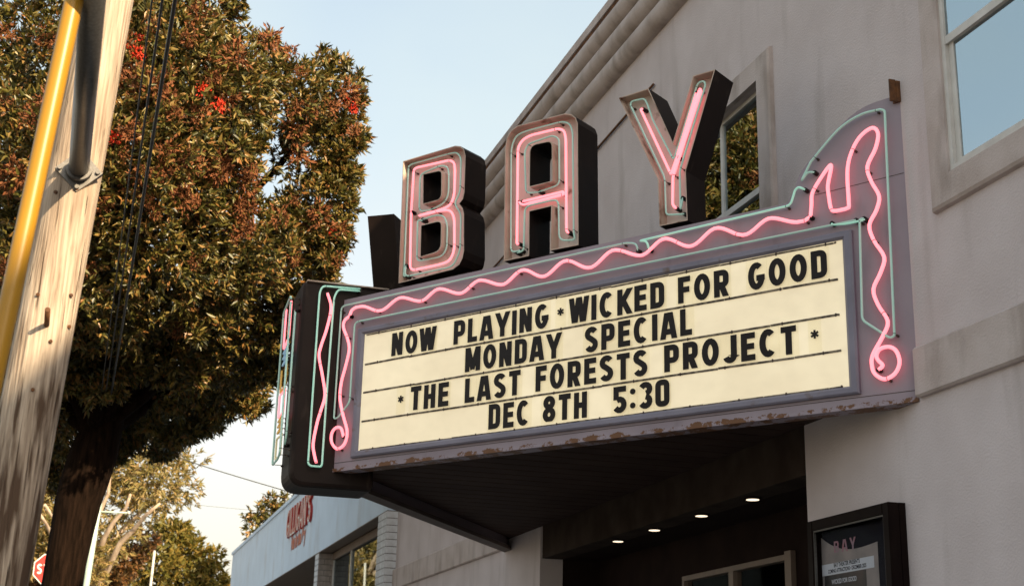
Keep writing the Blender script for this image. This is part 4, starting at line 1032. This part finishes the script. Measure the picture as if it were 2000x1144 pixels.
def lobe_points(lobes, dens, seed, shell=0.72, jitter=1.0):
    g = np.random.default_rng(seed); C, D = [], []
    for (c, r, w) in lobes:
        n = int(dens * r * r * w); v = g.normal(size=(n, 3)); v /= np.linalg.norm(v, axis=1, keepdims=True)
        bumps = 1 + 0.16 * np.sin(v @ np.array([5.1, 3.3, 4.2]) + seed) * np.sin(v @ np.array([-3.7, 6.1, 2.9]) * 1.3 + 1)
        rad = r * (shell + (1 - shell) * g.random(n) ** 0.7)[:, None] * bumps[:, None]
        inner = g.random(n) < 0.3; rad[inner] *= g.random((inner.sum(), 1)) * .7 + .25
        C.append(np.array(c) + v * rad * np.array([1, 1, .95])); D.append(v)
    return np.concatenate(C), np.concatenate(D)
def tree_limbs(bm, base, targets, r0, seed, fork=0.45, n=8, wob=.25):
    g = random.Random(seed); base = Vector(base)
    for (t, r1) in targets:
        t = Vector(t); pts = []
        for k in range(8):
            q = k / 7; p = base.lerp(t, q); p += Vector((g.uniform(-1, 1), g.uniform(-1, 1), 0)) * wob * math.sin(math.pi * q); p.z += 0.15 * (t - base).length * math.sin(math.pi * q) * .4
            pts.append(p)
        tube(bm, pts, [r0 * (1 - k / 7) + r1 * (k / 7) for k in range(8)], n)
PXM = 22.6 / 2834
def lobe(px, py, x, rpx, w=1.0):
    p = on_x(px, py, x); dist = (p - CAM).length; return ((p.x, p.y, p.z), rpx * dist / 2870.0, w)
TRX = -17.0
TB = on_x(118, 1160, TRX)
FT = thing('flowering_gum_tree', (TB.x, TB.y, ground_z(TRX)), 'large dense tree with red and rust flowers and a dark trunk behind the wooden pole', 'tree')
up = [(100, 120, -12.6, 185), (290, 110, -12.0, 170), (395, 30, -13, 75), (400, 190, -11.8, 140), (470, 150, -12.6, 85), (560, 190, -13.4, 88), (640, 180, -14, 72), (662, 260, -14, 42), (610, 300, -14.2, 75), (655, 330, -14, 42), (610, 420, -14, 82), (565, 490, -14.2, 90), (635, 470, -14.3, 40), (600, 560, -14.8, 55),
      (400, 330, -12.2, 125), (250, 300, -11.6, 190), (110, 330, -11.8, 180), (300, 460, -12.2, 160), (110, 500, -12.4, 170), (460, 480, -12.8, 115), (380, 560, -13.6, 110), (220, 590, -13.6, 110), (60, 600, -13.6, 120), (330, 25, -12.8, 70), (230, 20, -12.6, 80), (-50, 230, -14, 150), (-80, 470, -15, 140)]
low = [(470, 600, -15.5, 105), (550, 625, -15.5, 62), (340, 650, -15.8, 120), (180, 670, -15.8, 120), (40, 690, -16, 120), (450, 690, -17.5, 85), (530, 690, -17, 52), (300, 720, -18, 110), (130, 740, -18, 110), (-10, 770, -18, 100), (420, 750, -19.5, 75), (480, 765, -19.5, 42), (330, 790, -20, 75), (230, 800, -20.5, 80), (120, 820, -20.5, 80), (370, 825, -21, 36), (415, 800, -21, 34), (300, 850, -21.5, 42), (60, 870, -21.5, 60), (110, 920, -21.5, 40), (215, 860, -21, 45)]
lobes = [lobe(*a) for a in up] + [lobe(*a, 1.5) for a in low] + [lobe(150, 250, -16.5, 220, .6), lobe(370, 300, -16, 120, .8), lobe(120, 470, -16.5, 190, .7), lobe(300, 130, -16, 150, .7), lobe(610, 240, -15.6, 60, 1), lobe(590, 440, -15.6, 80, 1)]
gs = random.Random(5)
for (px, py, x, r) in up + low:                    # sprigs that stick out past the crown's outline
    if px > 330 or py > 640:
        for q in range(7):
            an = gs.uniform(-1.7, 1.7); rr_ = r * gs.uniform(.82, 1.02)
            lobes.append(lobe(px + rr_ * math.cos(an), py - rr_ * math.sin(an), x + gs.uniform(-.6, .6), gs.uniform(8, 18), 2.0))
C_, D_ = lobe_points(lobes, 460, 3)
D_ = D_ * .8 + np.array([0.15, 0.0, 0.25])
me = leaves_mesh('crown', C_, D_, 9, 0.14, 0.025, 0.62, 4, .45)
crown = link('crown', me, M['leaf'], FT); crown['kind'] = 'stuff'
print('crown leaves', len(C_) * 9)
bm = bmesh.new()
tr = [(118, 1165), (128, 1100), (140, 1040), (152, 980), (168, 930), (185, 880), (205, 820), (228, 740)]
tube(bm, [on_x(*tr[0], TRX) - Vector((0, 0, 3.0))] + [on_x(*p, TRX) for p in tr], [.48, .35, .35, .37, .40, .42, .42, .34, .24], 18)
from_bm('trunk', bm, M['bark_dark'], FT)
bm = bmesh.new(); b_ = on_x(190, 850, TRX)
tree_limbs(bm, b_, [(on_x(*p, x), .04) for p, x in (((60, 500), -13.5), ((300, 420), -13.2), ((430, 620), -15.5), ((560, 420), -14.5), ((600, 250), -14.3), ((420, 200), -13), ((150, 200), -13.5), ((420, 730), -18.5), ((90, 780), -18), ((330, 740), -18), ((0, 650), -16))], .17, 5)
from_bm('limb', bm, M['bark_dark'], FT)
# flower heads: a burst of short stamens
def flower_mesh(name, m, n, r, seed):
    g = np.random.default_rng(seed); c = g.normal(size=(n, 3)) * r * .45; d = c / (np.linalg.norm(c, axis=1, keepdims=True) + 1e-6)
    me = leaves_mesh(name, c, d, 3, r * .5, r * .10, .5, seed, 0.0); me.materials.append(m); return me
fm_red = flower_mesh('flower_cluster', M['flower_red'], 40, .14, 1); fm_rust = flower_mesh('flower_cluster', M['flower_rust'], 45, .16, 2)
def crown_front(px, py):                          # nearest crown leaf along the pixel's ray
    d = np.array(ray(px, py)); v = C_ - np.array(CAM); t = v @ d; off = np.linalg.norm(v - t[:, None] * d, axis=1)
    k = off < .22
    if not k.any(): return None
    return CAM + Vector(d) * float(np.percentile(t[k], 4))
def flower(px, py, me, s):
    p = crown_front(px, py)
    if p is None: return
    o = bpy.data.objects.new('flower_cluster', me); col.objects.link(o); o.parent = FT; o.matrix_parent_inverse = Matrix.Translation(-Vector(FT.location))
    o.location = p + Vector((.05, 0, 0)); o.scale = (s, s, s * .9); o.rotation_euler = (random.uniform(0, 6), random.uniform(0, 6), 0)
for px, py, s in ((265, 110, .8), (270, 75, .5), (225, 275, .7), (395, 178, .75), (426, 210, .8), (678, 200, .6), (690, 213, .7), (646, 455, .6), (395, 175, .6), (252, 100, .6), (108, 832, .5)): flower(px, py, fm_red, s)
gr = random.Random(12); k = 0
while k < 85:
    px, py = gr.uniform(5, 690), gr.gauss(300, 190)
    if 5 < py < 660 and not (px > 480 and 180 < py < 330 and px < 560): flower(px, py, fm_rust, gr.uniform(.55, 1.35)); k += 1

def far_tree(name, label, x, lob, leafm, barkm, dens, leafL, leafW, trunk, limbs, r0, seed, per=6, shell=.5, cat='tree', spread=.7, group='trees at the far end of the street'):
    lobs = [lobe(px, py, x + dx, r, w) for px, py, dx, r, w in lob]
    base = on_x(*trunk, x); gz = ground_z(base.x) if base.x > -88 else 9
    t = thing(name, (base.x, base.y, gz), label, cat, group)
    C2, D2 = lobe_points(lobs, dens, seed, shell)
    o = link('crown', leaves_mesh('crown', C2, D2, per, leafL, leafW, spread, seed, .5), leafm, t); o['kind'] = 'stuff'
    bm = bmesh.new(); tube(bm, [Vector((base.x, base.y, gz - .2)), base + Vector((0, 0, .0))], [r0 * 1.25, r0], 12); from_bm('trunk', bm, barkm, t)
    for q, (px, py, dx) in enumerate(limbs):
        bm = bmesh.new(); tree_limbs(bm, base, [(on_x(px, py, x + dx), r0 * .22)], r0 * .8, seed + q, n=8, wob=.3); from_bm('limb', bm, barkm, t)
    return t
far_tree('eucalyptus_tree', 'tall airy eucalyptus with pale forked branches behind the stop sign', -56,
         [(230, 930, 0, 60, .8), (290, 940, 1, 65, .7), (330, 900, 0, 40, .5), (370, 900, -1, 32, .35), (250, 1000, 0, 60, .7), (330, 970, 0, 45, .6), (370, 960, 0, 30, .3), (120, 960, 1, 60, .7), (60, 980, 0, 80, .7), (210, 1060, 1, 50, .6), (130, 1040, 2, 70, .9), (60, 1060, 2, 70, .9), (160, 1110, 2, 60, .9), (0, 1000, 0, 90, .8), (350, 930, 0, 30, .4), (200, 880, 0, 50, .6), (300, 890, 0, 40, .4), (80, 900, 0, 60, .5)],
         M['leaf_euc'], M['bark_pale'], 105, .34, .045, (150, 1200), [(312, 983, 5), (255, 965, 4), (112, 985, 5), (88, 985, 5), (74, 998, 5.5), (330, 920, 0), (215, 930, 3)], .24, 21, 7, .3)
far_tree('rounded_tree', 'dense rounded olive green tree beside the pale blue shop', -64,
         [(330, 1060, 0, 48, 1), (300, 1110, 1, 55, 1), (370, 1090, 0, 48, 1), (410, 1090, 0, 30, 1), (405, 1130, 0, 38, 1), (350, 1040, 0, 28, 1), (330, 1025, 0, 20, 1), (360, 1150, 0, 50, 1), (270, 1160, 0, 60, 1), (425, 1150, 0, 25, 1)],
         M['leaf_round'], M['bark_dark'], 120, .30, .075, (350, 1230), [(330, 1080, 0), (390, 1110, 0)], .3, 31, 6, .75)
far_tree('autumn_tree', 'rusty brown leafy tree below the eucalyptus branches', -60,
         [(235, 1090, 1, 45, 1), (270, 1060, 1, 35, 1), (210, 1130, 1, 50, 1), (60, 1100, 1, 50, 1), (40, 1150, 1, 60, 1), (130, 1150, 1, 55, 1), (180, 1080, 1, 40, .8)],
         M['leaf_brown'], M['bark_dark'], 110, .30, .07, (210, 1230), [(230, 1100, 1)], .25, 41, 6, .7)
far_tree('roofline_tree', 'small dark tree rising behind the roof of the pale blue shop', -58,
         [(500, 1005, 0, 22, 1), (530, 985, 0, 22, 1), (560, 975, 0, 18, 1), (490, 1035, 0, 14, 1), (575, 950, 0, 12, .8), (530, 1010, 0, 26, 1), (560, 1000, 0, 26, 1), (590, 940, 0, 18, .8)],
         M['leaf'], M['bark_dark'], 120, .30, .06, (535, 1080), [(530, 1000, 0), (500, 1020, 0)], .2, 51, 6, .5)

# ------------------------------------------------------------------ far street furniture
def pole_thing(name, label, cat, x, ptop, pbot, r, m, extra=None):
    a, b = on_x(*ptop, x), on_x(*pbot, x); gz = ground_z(x); d = (a - b); base = b - d * ((b.z - gz) / d.z)
    t = thing(name, base, label, cat)
    bm = bmesh.new(); tube(bm, [base - Vector((0, 0, .1)), b, a], [r * 1.1, r, r * .9], 14); from_bm('post', bm, m, t)
    return t, a, b
t, a, b = pole_thing('street_light_pole', 'pale grey street pole half hidden by the dark tree trunk', 'pole', -31, (136, 880), (104, 1090), .10, M['pale_pole'])
bm = bmesh.new(); tube(bm, [b.lerp(a, .28), b.lerp(a, .42)], .15, 14); from_bm('junction_box', bm, M['pale_pole'], t)
t, a, b = pole_thing('green_street_pole', 'pale green street pole with a short side arm right of the dark trunk', 'pole', -33, (206, 900), (168, 1144), .095, M['green_pole'])
p0, p1 = on_x(184, 998, -33), on_x(252, 1001, -33)
bm = bmesh.new(); tube(bm, [p0, p1], .028, 8); from_bm('side_arm', bm, M['green_pole'], t)
bm = bmesh.new(); tube(bm, [p1 - Vector((0, .04, 0)), p1 + Vector((0, .03, 0))], .05, 10); from_bm('arm_cap', bm, M['pale_pole'], t)
hp = on_x(205, 922, -33); bm = bmesh.new(); tube(bm, [hp + Vector((0, 0, -.14)), hp + Vector((0, 0, -.08)), hp + Vector((0, 0, .06)), hp + Vector((0, 0, .12))], [.05, .12, .12, .04], 12); from_bm('lamp_head', bm, M['white_paint'], t)
pole_thing('thin_post', 'thin pale post in front of the rounded olive tree', 'post', -40, (302, 1075), (294, 1144), .045, M['pale_pole'])
sc_ = on_x(96, 1111, -28); sg = ground_z(-28)
t = thing('stop_sign', (sc_.x, sc_.y, sg), 'red octagonal stop sign partly hidden by the dark tree trunk', 'stop sign')
def sfn(a, b, off): return Vector((sc_.x + off, sc_.y + a, sc_.z + b))
def octo(r): return [(r * math.cos(math.radians(22.5 + 45 * k)), r * math.sin(math.radians(22.5 + 45 * k))) for k in range(8)]
bm = bmesh.new(); prism(bm, octo(.405), sfn, -.004, .0); from_bm('sign_border', bm, M['white_paint'], t)
bm = bmesh.new(); prism(bm, octo(.375), sfn, .001, .003); from_bm('sign_plate', bm, M['red_sign'], t)
lay, W = word_layout('STOP', .14, .19)
for ch, x, w in lay:
    bm = bmesh.new(); letter_bm(bm, ch, -.29 + x * .58 / W, -.125, .58 / W, .25, sfn, .0035, .0055, .19); from_bm('sign_letter', bm, M['white_paint'], t)
bm = bmesh.new(); tube(bm, [(sc_.x - .03, sc_.y, sg - .1), (sc_.x - .03, sc_.y, sc_.z + .35)], .024, 8); from_bm('post', bm, M['galv'], t)
# service wires
def wire(label, pts, r, x):
    P = [on_x(px, py, xx) for (px, py), xx in zip(pts, x)]
    P3 = catmull([tuple(p) for p in P], 5); bm = bmesh.new(); tube(bm, P3, r, 5); o = from_bm('service_wire', bm, M['galv']); tag(o, label, 'wire', 'thin wires over the street')
wire('pale double service wire dropping to the shop roof', [(330, 880), (375, 902), (470, 932), (578, 964), (640, 985)], .016, [-36, -36, -35, -34, -33])
wire('faint thin wire crossing the bright sky left of the shop', [(130, 955), (250, 970), (380, 985), (540, 1000)], .008, [-48, -48, -48, -48])
